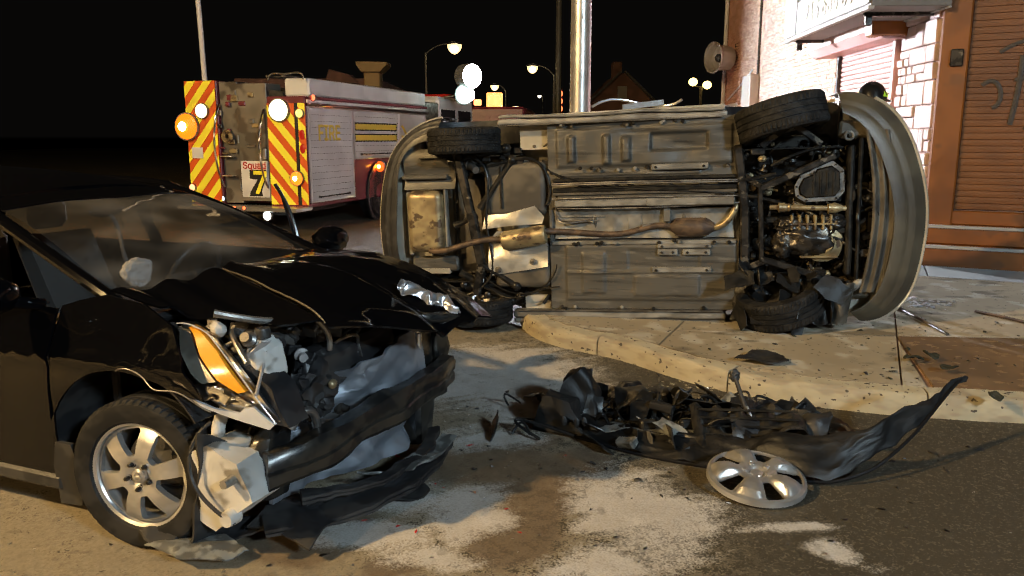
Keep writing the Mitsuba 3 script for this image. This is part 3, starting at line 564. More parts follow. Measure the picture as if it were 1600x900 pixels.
k = thing('flag_mast', 'thin pale pole rising behind the left end of the fire engine', 'pole')
obj('shaft', tube([(-6.55, 17.6, 0), (-6.60, 17.6, 4), (-6.72, 17.6, 9)], [.06, .055, .05], 10), 'siding', k)
obj('foot', box(-6.7, -6.4, 17.45, 17.75, 0, .06, .01), 'siding', k)

for z in np.arange(.72, 2.15, .115):
    obj('door_slat_seam', box(.12, 1.64, -.0145, -.0115, z, z + .006), 'truck_grey', fe, MT, smooth=False)
for z in np.arange(1.42, 2.15, .115):
    obj('door_slat_seam', box(1.80, 3.78, -.0145, -.0115, z, z + .006), 'truck_grey', fe, MT, smooth=False)
for z in (.75, 1.6, 2.4): obj('hinge', cyl((.005, 1.425, z), (.005, 1.425, z + .14), .014, 8), 'steel', fe, MT)
obj('latch', [box(-.03, .012, .84, .90, 1.32, 1.5, .01)], 'bright_steel', fe, MT)
obj('ladder', [tube([(.3, .62, 2.80), (5.2, .62, 2.80)], .025), tube([(.3, .95, 2.80), (5.2, .95, 2.80)], .025)] + [cyl((a, .62, 2.80), (a, .95, 2.80), .014, 8) for a in np.arange(.5, 5.2, .35)], 'steel', fe, MT)
obj('hose_roll', [xf(trimesh.creation.torus(.11 - .02 * i, .012, 28, 6), basis((-.05, 1.62, 1.72), (0, 1, 0), (0, 0, 1), (1, 0, 0))) for i in range(4)], 'tan_metal', fe, MT)
for z in (1.0, 1.35): obj('fold_step', box(-.12, .0, 1.50, 1.74, z, z + .02, .005), 'bright_steel', fe, MT)

obj('upper_fascia', box(.06, 5.36, -.012, .018, 2.305, 2.365, .005), 'truck_white', fe, MT, smooth=False)
# ------------------------------------------------------------------ the overturned car (s: rear to front, t: up from the lower flank, d: out of its underside)
oc = thing('overturned_car', 'pale saloon car lying on its side with its dirty underside facing out', 'car')
yw, rl = math.radians(-12.4), math.radians(2.2)
A3, Z3 = np.array([math.cos(yw), math.sin(yw), 0]), np.array([0, 0, 1.])
S3, T3 = A3 * math.cos(rl) + Z3 * math.sin(rl), -A3 * math.sin(rl) + Z3 * math.cos(rl)
MC = basis((-1.22, 7.3, .04), S3, T3, np.cross(S3, T3))
def oo(name, mesh, m, parent=None, smooth=35, **t): return obj(name, mesh, m, parent or oc, MC, smooth, **t)
REAR = [(.9, 1.79), (.62, 1.76), (.43, 1.71), (.2, 1.51), (.08, 1.17), (.04, .82), (.06, .55), (.15, .28), (.38, .08), (.9, .0)]
FRONT = [(3.9, .0), (4.2, .03), (4.37, .07), (4.53, .24), (4.62, .55), (4.64, .91), (4.56, 1.31), (4.43, 1.61), (4.24, 1.77), (4.0, 1.83)]
OUT = [tuple(q) for q in spl(REAR, 40)] + [tuple(q) for q in spl(FRONT, 40)]
cs = lambda p: m3.CrossSection([np.asarray(p, float)], m3.FillRule.EvenOdd)
body = m3.Manifold.extrude(cs(OUT), .60).translate((0, 0, -.70))
for s_ in (.90, 3.56):
    for t0 in (-.2, 1.42):
        body -= m3.Manifold.cylinder(.6, .47, circular_segments=32).rotate((-90, 0, 0)).translate((s_, t0, -.18))
body -= m3.Manifold.extrude(cs([(3.2, .30), (4.2, .28), (4.34, .6), (4.36, 1.2), (4.2, 1.55), (3.2, 1.5)]), .5).translate((0, 0, -.45))
body -= m3.Manifold.extrude(cs([(.66, .2), (1.68, .2), (1.68, 1.5), (.66, 1.5)]), .4).translate((0, 0, -.34))
body -= m3.Manifold.extrude(cs([(.22, .45), (.7, .45), (.7, 1.3), (.24, 1.3)]), .3).translate((0, 0, -.30))
body = tm(body); v = np.array(body.vertices)
v[:, 1] = .9 + (v[:, 1] - .9) * (1 - .12 * np.clip((-.3 - v[:, 2]) / .4, 0, 1) ** 2); body.vertices = v
oo('body_shell', body, 'gold_paint', smooth=28)
cab = hullpts([(s, .9 + sg * w, d) for sg in (-1, 1) for s, w, d in ((1.0, .78, -.70), (3.5, .78, -.70), (1.35, .62, -1.22), (2.75, .62, -1.24), (1.25, .70, -.95), (3.1, .70, -.95))])
oo('cabin', cab, 'gold_paint', smooth=False)
for sg in (-1, 1):
    for a, b in ((1.45, 2.05), (2.12, 2.85)):
        t_o, t_i = .9 + sg * .785, .9 + sg * .648
        oo('side_window', hullpts([(a, t_o, -.75), (b, t_o, -.75), (b - .12, t_i, -1.16), (a + .08, t_i, -1.16), (a, t_o - sg * .03, -.75), (b, t_o - sg * .03, -.75), (b - .12, t_i - sg * .03, -1.16), (a + .08, t_i - sg * .03, -1.16)]), 'dark_glass', smooth=False)
oo('windscreen', hullpts([(3.42, .9 + sg * .66, -.74) for sg in (-1, 1)] + [(2.86, .9 + sg * .56, -1.2) for sg in (-1, 1)] + [(3.40, .9 + sg * .66, -.72) for sg in (-1, 1)] + [(2.84, .9 + sg * .56, -1.18) for sg in (-1, 1)]), 'dark_glass', smooth=False)
# floor pan: a pressed sheet with ribs, rails and dents
RIBS = [(1.70, 3.16, 1.34, 1.66, .012), (1.70, 3.18, 1.00, 1.10, .055), (1.66, 3.22, .70, .985, -.05), (1.76, 3.20, .18, .665, .010), (1.66, 3.2, 1.13, 1.155, .03),
        (1.76, 3.2, .42, .432, .012), (2.1, 2.16, 1.36, 1.60, .018), (2.26, 2.33, 1.38, 1.58, .018), (1.80, 1.86, 1.38, 1.6, .018), (2.5, 2.96, 1.46, 1.60, -.02), (1.9, 2.1, .24, .60, .008), (2.35, 2.9, .22, .40, .008), (2.3, 2.9, .46, .62, -.006),
        (1.70, 3.2, 1.20, 1.225, -.03), (2.0, 2.04, .74, .95, .014), (2.75, 2.8, .74, .95, .014), (1.72, 2.9, 1.26, 1.28, .012)]
def floor_h(s, t):
    h = np.zeros_like(s)
    sm = lambda x, e=.014: 1 / (1 + np.exp(-np.clip(x / e * 3, -40, 40)))
    for a, b, c, d, k in RIBS: h += (k if abs(k) > .029 else 1.9 * k) * sm(s - a) * sm(b - s) * sm(t - c) * sm(d - t)
    P = np.stack([s * 2.2, t * 2.2, s * 0], -1)
    h += .035 * (meshkit.fbm(P, 3, 4) - .5) * (1 + 1.5 * sm(t - 1.3, .1))
    h -= .05 * np.exp(-((s - 2.35) ** 2 / .03 + (t - 1.62) ** 2 / .006)) + .028 * np.exp(-((s - 2.8) ** 2 / .02 + (t - 1.45) ** 2 / .01)) - .012 * np.exp(-((s - 2.0) ** 2 + (t - .42) ** 2) / .004)
    return h
fp = grid(lambda u, v: np.stack([1.62 + 1.60 * u, .10 + 1.62 * v, floor_h(1.62 + 1.60 * u, .10 + 1.62 * v)], -1), 170, 180, .02)
oo('floor_pan', fp, 'underbody', smooth=40)
def sill(t0, t1, s0, s1, seed, m='underbody_light'):
    out = []
    for (a, b, d0, d1) in ((t0, t0 + (t1 - t0) * .42, -.1, .005), (t0 + (t1 - t0) * .46, t1, -.1, .035)):
        g = box(s0, s1, a, b, d0, d1, .012); g = tm(m3.Manifold(m3.Mesh(np.array(g.vertices, np.float32), np.array(g.faces, np.uint32))).refine_to_length(.05)); out.append(rough(g, .012, 3.2, seed))
    return out
oo('sill', sill(-.035, .085, 1.27, 3.12, 3), 'underbody_light', label='pale lower sill seam resting just above the pavement')
oo('sill', [rough(tm(m3.Manifold(m3.Mesh(np.array(b.vertices, np.float32), np.array(b.faces, np.uint32))).refine_to_length(.05)), .035, 2.2, 8) for b in (box(1.2, 3.12, 1.72, 1.765, -.1, .02, .01), box(1.2, 3.1, 1.775, 1.80, -.12, -.01, .008))], 'underbody_light', label='dented upper sill')
oo('pinch_weld', [box(1.3, 3.1, .088, .094, -.02, .06, .002), box(1.25, 3.08, 1.708, 1.714, -.02, .05, .002)], 'steel')
for a, b, c, d in ((2.50, 2.97, 1.295, 1.345), (2.55, 3.0, .635, .672), (2.55, 2.72, .575, .628), (2.76, 2.99, .575, .625), (2.50, 3.0, .425, .472)):
    br = oo('mounting_bracket', [box(a, b, c, d, -.0, .045, .008)], 'underbody_light', smooth=False)
    oo('bolt', [cyl((q, (c + d) / 2, .045), (q, (c + d) / 2, .056), .012, 6) for q in (a + .04, b - .04)], 'grease_metal', br)
oo('floor_rail', [box(1.68, 2.5, 1.005, 1.06, .03, .085, .008), box(2.46, 3.18, 1.0, 1.065, .03, .09, .008)], 'underbody_light')
oo('seam_strip', box(1.66, 3.2, 1.125, 1.165, -.01, .036, .006), 'oily_dark'); oo('seam_strip', box(1.66, 3.2, 1.215, 1.245, -.01, .028, .006), 'oily_dark'); oo('seam_strip', box(1.64, 3.2, .668, .70, -.03, .012, .006), 'underbody_light')
oo('tunnel_shield', rough(grid(lambda u, v: np.stack([1.66 + 1.52 * u, .72 + .25 * v, -.018 - .02 * np.sin(np.pi * v) + .004 * np.sin(u * 60)], -1), 70, 12, .004), .008, 6, 3), 'underbody_light', label='grey tunnel shield behind the exhaust')
rnd = random.Random(31)
for i in range(46):
    s, t = rnd.uniform(1.70, 3.15), rnd.choice([.115, .69, 1.19, 1.32, 1.69]) + rnd.uniform(-.012, .012)
    oo('body_plug', xf(lathe([(0, .008), (.012, .008), (.017, 0), (.012, -.006), (0, -.006)], 12), trans(s, t, .03)), rnd.choice(['grease_metal', 'underbody_light', 'oily_dark']))
oo('floor_rail', box(1.66, 3.2, 1.10, 1.125, .0, .05, .006), 'underbody_dark')
oo('tunnel_cover', [box(1.7, 2.05, .87, .88, -.05, -.02, .004), box(1.72, 2.1, .905, .913, -.05, -.02, .004), box(2.30, 2.42, .78, .98, -.06, -.03, .006), box(2.42, 2.5, .80, .84, -.06, .01, .006), box(2.60, 2.66, .86, .98, -.05, .02, .006)], 'underbody_light')
# exhaust
oo('muffler', [rough(tm(m3.Manifold.hull(m3.Manifold.compose([m3.Manifold.sphere(.07, 24).translate((s, t, -.04)) for s in (.38, .58) for t in (.68, 1.10)]))) .subdivide(), .008, 5, 4)], 'tan_metal', smooth=60, label='stained tan muffler box lying across the rear')
oo('muffler_flange', [box(.29, .33, .58, 1.16, -.09, -.05, .01), box(.655, .68, .60, 1.18, -.10, -.02, .01), hullpts([(.30, 1.17, -.06), (.68, 1.20, -.06), (.36, 1.24, -.08), (.62, 1.25, -.08), (.30, 1.17, -.09), (.68, 1.20, -.09)])], 'underbody_light', smooth=False)
oo('exhaust_pipe', tube(spl([(.52, .63, .02), (.66, .635, .06), (.80, .67, .07), (.95, .71, .07), (1.22, .725, .06)], 24), .026, 12), 'rust', label='rusty pipe from muffler to resonator')
oo('exhaust_pipe', tube(spl([(1.58, .80, .06), (1.75, .785, .0), (2.0, .765, -.01), (2.28, .765, -.01), (2.42, .80, -.01), (2.68, .81, .0)], 34), .025, 12), 'rust')
rs = xf(lathe([(0, 0), (.075, .005), (.085, .03), (.085, .37), (.075, .395), (0, .4)], 28), basis((1.205, .715, .07), (-.15, .98, 0), (0, 0, 1), (.988, .155, 0)))
oo('resonator', rs, 'tan_metal', label='bright tan resonator can')
oo('resonator_scorch', [xf(lump((0, 0, 0), (.018, .012, .006), i, .4, sub=2), trans(1.33 + .045 * i, .75 + .008 * (i % 3), .153)) for i in range(4)], 'rust')
oo('catalytic_converter', [xf(lathe([(0, 0), (.03, 0), (.075, .06), (.08, .14), (.08, .26), (.07, .31), (.035, .36), (0, .36)], 24), basis((2.66, .81, .0), (0, 1, 0), (0, 0, 1), (1, 0, 0))), box(2.7, 2.96, .735, .75, -.04, .04, .006), box(2.7, 2.96, .87, .885, -.04, .04, .006)], 'rust')
oo('exhaust_pipe', tube(spl([(2.99, .81, .0), (3.08, .825, .02), (3.14, .88, .03), (3.19, .97, .02), (3.21, 1.05, -.06)], 18), .027, 12), 'tan_metal', label='brassy bend of the downpipe')
oo('hanger', [tube(spl([(1.68, .93, -.02), (1.72, .87, .02), (1.8, .86, .02), (2.0, .862, .0)], 12), .008, 6), tube(spl([(1.68, 1.0, .0), (1.72, .9, .01), (1.78, .88, .01), (2.0, .895, .0)], 12), .007, 6)], 'steel')
# heat shields and fuel tank
def shield(pts, d, seed, ridge):
    def fn(v):
        v = v.copy(); v[:, 2] += d + ridge * np.sin((v[:, 1] - .4) * 19 + 1.2 * np.sin(v[:, 0] * 9)) + .02 * (meshkit.fbm(v * 6, 3, seed) - .5) + .03 * (v[:, 0] - 1.3) ** 2
        return v
    return plate(pts, .005, .022, fn)
oo('fuel_tank', [rough(tm(m3.Manifold.hull(m3.Manifold.compose([m3.Manifold.sphere(.06, 16).translate((s, t, -.06)) for s in (1.10, 1.54) for t in (.98, 1.34)]))), .006, 6, 2), rough(tm(m3.Manifold.hull(m3.Manifold.compose([m3.Manifold.sphere(.06, 16).translate((s, t, -.06)) for s in (1.16, 1.56) for t in (.34, .64)]))), .006, 6, 3)], 'underbody_dark', smooth=60, label='dark plastic fuel tank halves beside the bright shields')
oo('tank_strap', [tube([(1.20, 1.36, .01), (1.20, 1.0, .012)], .012, 6, .4), tube(spl([(1.06, 1.36, -.02), (1.3, 1.42, .0), (1.52, 1.40, .0), (1.6, 1.3, .0), (1.6, 1.02, .0)], 24), .014, 8)], 'oily_dark')
oo('heat_shield', shield([(1.02, .82), (1.05, .945), (1.25, .955), (1.50, 1.02), (1.58, .92), (1.56, .86), (1.3, .85)], .035, 3, .008), 'foil', label='crumpled upper foil heat shield')
oo('heat_shield', shield([(1.06, .50), (1.07, .72), (1.15, .80), (1.3, .79), (1.60, .72), (1.60, .48), (1.08, .40)], .02, 7, .011), 'foil', label='pale folded foil heat shield under the resonator')
for q in ((1.15, .455), (1.47, .525)): oo('bolt', [xf(lathe([(0, .008), (.028, .004), (.03, 0), (0, -.004)], 16), trans(q[0], q[1], .036)), cyl((q[0], q[1], .03), (q[0], q[1], .056), .011, 6)], 'steel')
# rear end
oo('trunk_floor', [grid(lambda u, v: np.stack([.28 + .48 * u, 1.18 + .36 * v, -.05 - .03 * np.sin(6 * v) - .05 * v + .02 * meshkit.fbm(np.stack([u * 5, v * 5, u], -1), 3)], -1), 26, 22, .01), box(.27, .70, 1.27, 1.31, -.07, -.02, .01), box(.3, .74, .42, .56, -.16, -.10, .02)], 'underbody', smooth=40)
oo('spare_well', rough(box(.7, 1.0, .34, 1.3, -.3, -.2, .06), .01, 6), 'underbody_dark')
oo('rear_crossmember', [bar((.80, 1.55, .0), (.92, .95, .03), .075, .08), bar((.92, .97, .03), (1.0, .5, .02), .085, .08), bar((1.0, .52, .02), (.93, .22, .0), .075, .08)], 'grease_metal', label='dark rear axle beam crossing the underside')
arms = [(.72, 1.42, -.02, 1.25, 1.52, -.02), (.78, .42, -.02, 1.25, .16, -.04), (1.0, 1.0, .02, 1.30, 1.42, -.02), (1.0, .5, .02, 1.3, .3, -.02), (.75, .85, -.03, .93, .92, .0)]
for a in arms: oo('suspension_arm', [tube([a[:3], (np.array(a[:3]) + a[3:]) / 2, a[3:]], [.035, .022, .035], 10), xf(lump((0, 0, 0), (.045, .045, .05), 1, .1, sub=2), trans(*a[3:]))], 'oily_dark')
for t in (.36, 1.34): oo('damper', [cyl((.98, t, .02), (.82, t + (.1 if t > 1 else -.1), -.2), .032), cyl((.90, t + (.05 if t > 1 else -.05), -.09), (.80, t + (.11 if t > 1 else -.11), -.22), .045)], 'bright_steel' if t < 1 else 'steel')
oo('coil_spring', [tube([(.9 + .055 * math.cos(a), t, -.15 + .055 * math.sin(a)) for a, t in zip(np.linspace(0, 34, 120), np.linspace(t0, t0 + .2, 120))], .009, 6) for t0 in (.22, 1.36)], 'oily_dark')
oo('stabiliser_bar', tube(spl([(.80, 1.5, .02), (1.08, 1.30, .03), (1.06, .9, .04), (1.10, .5, .03), (.85, .22, .02)], 40), .012, 8), 'oily_dark')
oo('brake_line', [tube(spl(p, 40), .006, 6) for p in ([(1.0, .40, .0), (1.2, .27, .03), (1.4, .24, .03), (1.62, .36, .02), (1.68, .5, .03)], [(1.05, .3, 0), (1.3, .2, .03), (1.5, .26, .04), (1.7, .3, .02)], [(1.62, 1.33, .03), (2.0, 1.17, .04), (2.6, 1.165, .04), (3.0, 1.16, .03), (3.3, 1.25, 0)], [(1.66, 1.30, .03), (2.1, 1.18, .035), (3.2, 1.08, .04), (3.5, 1.02, 0)])], 'oily_dark')
rnd = random.Random(21); clut = []
for i in range(60):
    s, t = rnd.uniform(.72, 1.66), rnd.choice([rnd.uniform(.12, .5), rnd.uniform(1.25, 1.55)]); d = rnd.uniform(-.16, -.02)
    clut.append(rnd.choice([lambda: box(s - .03, s + .04, t - .02, t + .03, d - .03, d + .02, .006), lambda: cyl((s, t, d), (s + rnd.uniform(-.08, .08), t + rnd.uniform(-.08, .08), d + .03), rnd.uniform(.008, .022), 10), lambda: xf(lathe([(0, 0), (.03, 0), (.03, .02), (.014, .03), (.014, .05), (0, .05)], 12), trans(s, t, d))])())
oo('axle_fitting', clut, 'grease_metal', smooth=30, kind='stuff')
# bumpers
def band(inner, outer, d_in, d_out, deep, n=60, th=.006):
    I, O = spl(inner, n), spl(outer, n); c = np.array([2.3, .9])
    k = np.linspace(0, 1, n)
    def fn(u, v):
        i = np.rint(u * (n - 1)).astype(int); a, b = I[i], O[i]
        w = np.clip(v / .45, 0, 1)[..., None]; x = a + (b - a) * w
        d = d_in + (d_out - d_in) * w[..., 0] ** 1.6
        lipz = np.exp(-((v - .30) / .03) ** 2) * .007 - np.exp(-((v - .2) / .02) ** 2) * .006
        q = np.clip((v - .45) / .55, 0, 1); ang = q * 1.25
        nrm = (b - c) / np.linalg.norm(b - c, axis=-1, keepdims=True)
        x = x + nrm * (.035 * np.sin(q * np.pi))[..., None]
        return np.dstack([x, (d + lipz) - deep * q])
    return grid(fn, n, 44, th)
fb = oo('front_bumper', band([(3.99, 1.70), (4.14, 1.60), (4.30, 1.32), (4.40, .91), (4.38, .55), (4.28, .24), (4.10, .10)], [(3.97, 1.855), (4.24, 1.80), (4.44, 1.62), (4.58, 1.31), (4.66, .91), (4.64, .55), (4.55, .22), (4.38, .04), (4.2, .0)], .06, -.06, .46), 'bumper_under', smooth=50, label='scuffed olive underside of the curved front bumper')
FO = spl([(4.24, 1.80), (4.44, 1.62), (4.58, 1.31), (4.66, .91), (4.64, .55), (4.55, .22), (4.40, .05)], 50)
oo('bumper_lip', tube(np.column_stack([FO + (FO - [2.3, .9]) / np.linalg.norm(FO - [2.3, .9], axis=1)[:, None] * .012, np.full(50, -.09)]), .017, 8, 1.6), 'gold_paint', fb, label='pale painted edge')
oo('splash_shield', grid(lambda u, v: np.stack([4.13 + .20 * u + .11 * np.sin(np.pi * (.10 + .8 * v)),   .26 + 1.30 * v, .05 - .04 * u + .014 * np.sin(u * 17) + .02 * (meshkit.fbm(np.stack([u * 3, v * 7, u], -1), 3) - .5)], -1), 40, 60, .006), 'underbody_dark', smooth=50)
rb = oo('rear_bumper', band([(.60, 1.60), (.42, 1.58), (.30, 1.48), (.22, 1.15), (.19, .82), (.20, .56), (.28, .36), (.5, .16)], [(.66, 1.80), (.43, 1.735), (.19, 1.53), (.06, 1.18), (.02, .82), (.04, .55), (.14, .26), (.40, .04)], -.03, -.08, .5), 'black_plastic', smooth=50, label='dark rear bumper edged by warm reflections')
RO = spl([(.66, 1.81), (.43, 1.745), (.18, 1.53), (.05, 1.18), (.01, .82), (.03, .55), (.13, .25)], 50)
oo('bumper_lip', tube(np.column_stack([RO, np.full(50, -.11)]), .012, 8, 1.5), 'gold_paint', rb)
# engine bay
oo('engine_bay_floor', rough(box(3.22, 4.3, .26, 1.54, -.44, -.36, .02), .03, 4), 'oily_dark')
oo('subframe', [bar((3.20, 1.48, .02), (3.26, .98, .04), .07, .06), bar((3.26, 1.0, .04), (3.27, .42, .03), .07, .06), bar((3.38, 1.12, .05), (3.95, 1.37, .05), .055, .05), bar((3.38, 1.13, .05), (3.40, .52, .05), .038, .05), bar((3.40, .54, .05), (3.95, .36, .04), .055, .05), bar((3.22, 1.25, .02), (3.4, 1.13, .05), .05, .04), bar((3.24, .45, .02), (3.42, .52, .05), .05, .04)], 'grease_metal', label='dark greasy subframe')
oo('brace', [tube(spl([(3.05, 1.19, .04), (3.3, 1.20, .05), (3.5, 1.24, .04)], 12), .016, 8), tube(spl([(3.02, 1.08, .04), (3.3, 1.06, .05), (3.6, .98, .0)], 12), .014, 8), tube(spl([(3.46, 1.3, .06), (3.62, 1.38, .06), (3.84, 1.44, .05)], 12), .012, 8)], 'oily_dark')
oil = [(3.66, 1.13), (3.70, 1.21), (3.78, 1.24), (3.80, 1.28), (3.93, 1.31), (4.00, 1.25), (4.01, 1.09), (3.96, 1.03), (3.73, 1.02), (3.67, 1.06)]
grow = lambda r: list(Polygon(oil).buffer(r).exterior.coords)[:-1]
op = oo('oil_pan', [xf(plate(grow(-.025), .10), trans(0, 0, .03))] + [box(a, a + .018, 1.06, 1.25, .08, .088, .004) for a in (3.78, 3.83, 3.88, 3.93)], 'oily_dark', smooth=25, label='ribbed oil pan ringed by a bolted flange')
oo('flange', xf(plate([grow(.016), grow(-.016)], .02), trans(0, 0, .045)), 'steel', op, smooth=False)
oo('bolt', [cyl((x, y, .055), (x, y, .07), .009, 6) for x, y in spl(oil + oil[:1], 15)[:-1]], 'grease_metal', op)
oo('driveshaft', [tube(spl([(3.46, .965, .02), (3.6, .962, .035), (3.80, .955, .04), (4.06, .945, .02)], 20), .021, 12), xf(lathe([(.02, 0), (.042, .01), (.036, .03), (.04, .05), (.03, .075), (.036, .09), (.02, .11)], 16), basis((3.52, .962, .03), (0, 1, 0), (0, 0, 1), (1, 0, 0))), xf(lathe([(.02, 0), (.045, .01), (.04, .03), (.045, .06), (.03, .1), (.02, .12)], 16), basis((3.9, .95, .03), (0, 1, 0), (0, 0, 1), (1, 0, 0)))], 'tan_metal', smooth=40, label='rusty tan driveshaft with rubber boots')
gb = [lump((3.78, .70, -.02), (.24, .17, .12), 3, .35, 3.5), lump((3.63, .82, .0), (.13, .07, .08), 5, .4, 5), lump((3.95, .84, .0), (.10, .07, .09), 9, .35, 5), lump((3.57, .66, .0), (.08, .12, .08), 11, .4, 5)]
oo('gearbox', gb, 'grease_metal', smooth=50)
oo('gearbox_casing', [rough(xf(lathe([(0, .05), (.07, .05), (.09, .02), (.15, .0), (.16, -.05), (0, -.05)], 28), trans(3.88, .66, .03)), .03, 8, 3), box(3.58, 3.98, .82, .835, -.02, .09, .005), box(3.70, 3.99, .55, .565, -.02, .08, .005)] + [box(3.62 + .06 * i, 3.64 + .06 * i, .78, .9, .0, .09, .006) for i in range(6)], 'tan_metal', smooth=25)
oo('radiator_support', [rough(box(4.05, 4.10, .40, 1.45, -.1, .05, .015).subdivide().subdivide(), .012, 12), rough(box(4.13, 4.16, .36, 1.50, -.12, .03, .01).subdivide().subdivide(), .01, 12, 4)], 'oily_dark', label='shiny oily radiator support')
rnd = random.Random(8); cl = [[], [], []]
for i in range(230):
    s, t = rnd.uniform(3.24, 4.28), rnd.uniform(.3, 1.5); d = rnd.uniform(-.28, .0)
    q = rnd.randrange(5); L = rnd.uniform(.03, .12)
    if q == 0: g = box(s, s + L, t, t + rnd.uniform(.02, .07), d - .03, d + .03, .008)
    elif q == 1: g = tube(spl([(s, t, d), (s + rnd.uniform(-.1, .1), t + rnd.uniform(-.1, .1), d + .05), (s + rnd.uniform(-.2, .2), t + rnd.uniform(-.2, .2), d)], 10), rnd.uniform(.006, .016), 7)
    elif q == 2: g = xf(lathe([(0, 0), (.03, 0), (.034, .02), (.018, .03), (.018, .06), (0, .06)], 14), trans(s, t, d) @ rot((rnd.random(), rnd.random(), .3), rnd.uniform(0, 180)))
    elif q == 3: g = lump((s, t, d), (L * .5, L * .4, L * .4), i, .4, 3, 2)
    else: g = bar((s, t, d), (s + rnd.uniform(-.12, .12), t + rnd.uniform(-.12, .12), d + rnd.uniform(-.05, .05)), .02, .012)
    cl[rnd.choice([0, 0, 1, 1, 2])].append(g)
oo('engine_fitting', cl[0], 'grease_metal', kind='stuff'); oo('engine_fitting', cl[1], 'oily_dark', kind='stuff'); oo('engine_fitting', cl[2], 'tan_metal', kind='stuff')
for t in (.34, 1.46): oo('control_arm', [bar((3.38, t, .0), (3.62, t + (.18 if t > 1 else -.16), .0), .06, .04), bar((3.85, t, .0), (3.62, t + (.18 if t > 1 else -.16), .0), .05, .04)], 'grease_metal')
oo('frame_horn', [rough(box(3.98, 4.3, 1.50, 1.64, -.12, -.02, .02), .01, 8), rough(box(3.98, 4.26, .2, .32, -.12, -.02, .02), .01, 8)], 'bumper_under')
oo('tow_eye', [xf(lump((0, 0, 0), (.07, .035, .03), 2, .3, sub=2), trans(4.14, .32, .03) @ rot((0, 0, 1), 40)), xf(trimesh.creation.torus(.03, .012, 16, 8), trans(4.05, 1.52, .03))], 'underbody_light')
# wheels
def tyre_mesh(R=.325, w=.108, rim=.215):
    prof = [(rim, -w * .78), (rim + .012, -w * .95), (R * .86, -w * 1.04), (R * .95, -w * .98), (R, -w * .80), (R, -w * .44), (R - .008, -w * .42), (R - .008, -w * .34), (R, -w * .32), (R, -w * .06), (R - .008, -w * .04), (R - .008, w * .04), (R, w * .06), (R, w * .32), (R - .008, w * .34), (R - .008, w * .42), (R, w * .44), (R, w * .80), (R * .95, w * .98), (R * .86, w * 1.04), (rim + .012, w * .95), (rim, w * .78)]
    def fn(Rr, Z, th):
        k = np.clip((Rr - R * .93) / (R * .06), 0, 1) * (np.abs(Z) > w * .45)
        return Rr - .007 * k * (np.sin(th * 60 + Z * 40) > .72), Z
    return lathe(prof, 240, fn)
def car_wheel(s, t, d, tilt, bent=0, k=1.0, rimm='steel'):
    n = np.array([math.sin(math.radians(tilt)), math.cos(math.radians(tilt)), bent]); n /= np.linalg.norm(n)
    x = np.cross(n, (0, 0, 1)); x /= np.linalg.norm(x)
    Mw = MC @ basis((s, t, d), x * k, np.cross(n, x) * k, n * k * k)
    w = obj('wheel', tyre_mesh(), 'rubber', oc, Mw, 30)
    obj('rim', lathe([(0, .02), (.06, .02), (.09, .0), (.17, -.03), (.205, -.085), (.222, -.09), (.222, .085), (.205, .08), (.18, -.01), (.1, .03), (0, .04)], 40), rimm, w, Mw)
    obj('brake_disc', lathe([(0, -.08), (.08, -.08), (.14, -.06), (.15, -.055), (.15, -.04), (0, -.04)], 30), 'rust', w, Mw)
    return w
car_wheel(.88, 1.60, -.0, 0); car_wheel(.93, .10, -.0, 3)
car_wheel(3.53, 1.68, .07, -13, -.12, 1.08); car_wheel(3.55, .19, .08, -14, .22, 1.06)
for s_, t0, t1 in ((3.56, 1.44, 1.80), (3.56, .02, .36), (.90, 1.46, 1.78), (.90, .02, .34)):
    oo('wheel_liner', grid(lambda u, v: np.stack([s_ + .455 * np.cos(np.pi * u), t0 + (t1 - t0) * v, -.20 - .42 * np.sin(np.pi * u)], -1), 40, 8, .01), 'black_plastic')
    tt = t0 if t0 > 1 else t1
    oo('arch_panel', grid(lambda u, v: np.stack([s_ - .46 + .92 * u, tt + 0 * u, -.02 - .6 * v], -1), 12, 8, .008), 'oily_dark')
oo('wheel_liner', rough(grid(lambda u, v: np.stack([3.52 + .5 * np.cos(2.6 * u - .2), .02 + .36 * v, .02 + .12 * np.sin(2.6 * u) * (1 - v)], -1), 60, 30, .012), .10, 5, 6), 'cover_black', label='torn black wheel liner crumpled round the lower front wheel')
for i in range(20):
    rn = random.Random(60 + i); L = rn.uniform(.07, .16)
    g = rough(plate([(-L, -.5 * L), (L * .7, -.6 * L), (L, .3 * L), (.2 * L, .7 * L), (-.9 * L, .5 * L)], .006, .03), .05, 6, 40 + i)
    oo('torn_liner', xf(g, trans(rn.uniform(3.14, 3.98), rn.uniform(.02, .44), rn.uniform(.08, .33)) @ rot((rn.random(), rn.random(), 1), rn.uniform(0, 360)) @ rot((1, 0, 0), rn.uniform(-70, 70))), 'cover_black', smooth=30)
oo('brake_line', [tube([(1.66, t, .06), (2.3, t + .004, .064), (3.2, t - .003, .06)], .0065, 6) for t in (1.075, 1.19, 1.205)] + [tube(spl([(1.7, .99, .05), (2.2, .985, .05), (2.7, .99, .055), (3.3, 1.02, .04)], 20), .006, 6)], 'steel')
oo('torn_flap', rough(grid(lambda u, v: np.stack([3.90 + .17 * u + .05 * v, .0 + .33 * v, .04 + .09 * np.sin(3 * u)], -1), 16, 24, .012), .045, 5, 12), 'underbody_dark', label='brown torn flap beside the lower wheel')
oo('upper_flank_trim', [rough(tube(spl([(2.0, 1.84, -.1), (2.3, 1.88, -.2), (2.55, 1.83, -.25), (2.75, 1.87, -.2)], 30), .012, 6), .01, 5), bar((2.25, 1.83, -.2), (2.6, 1.86, -.25), .05, .02)], 'bright_steel')
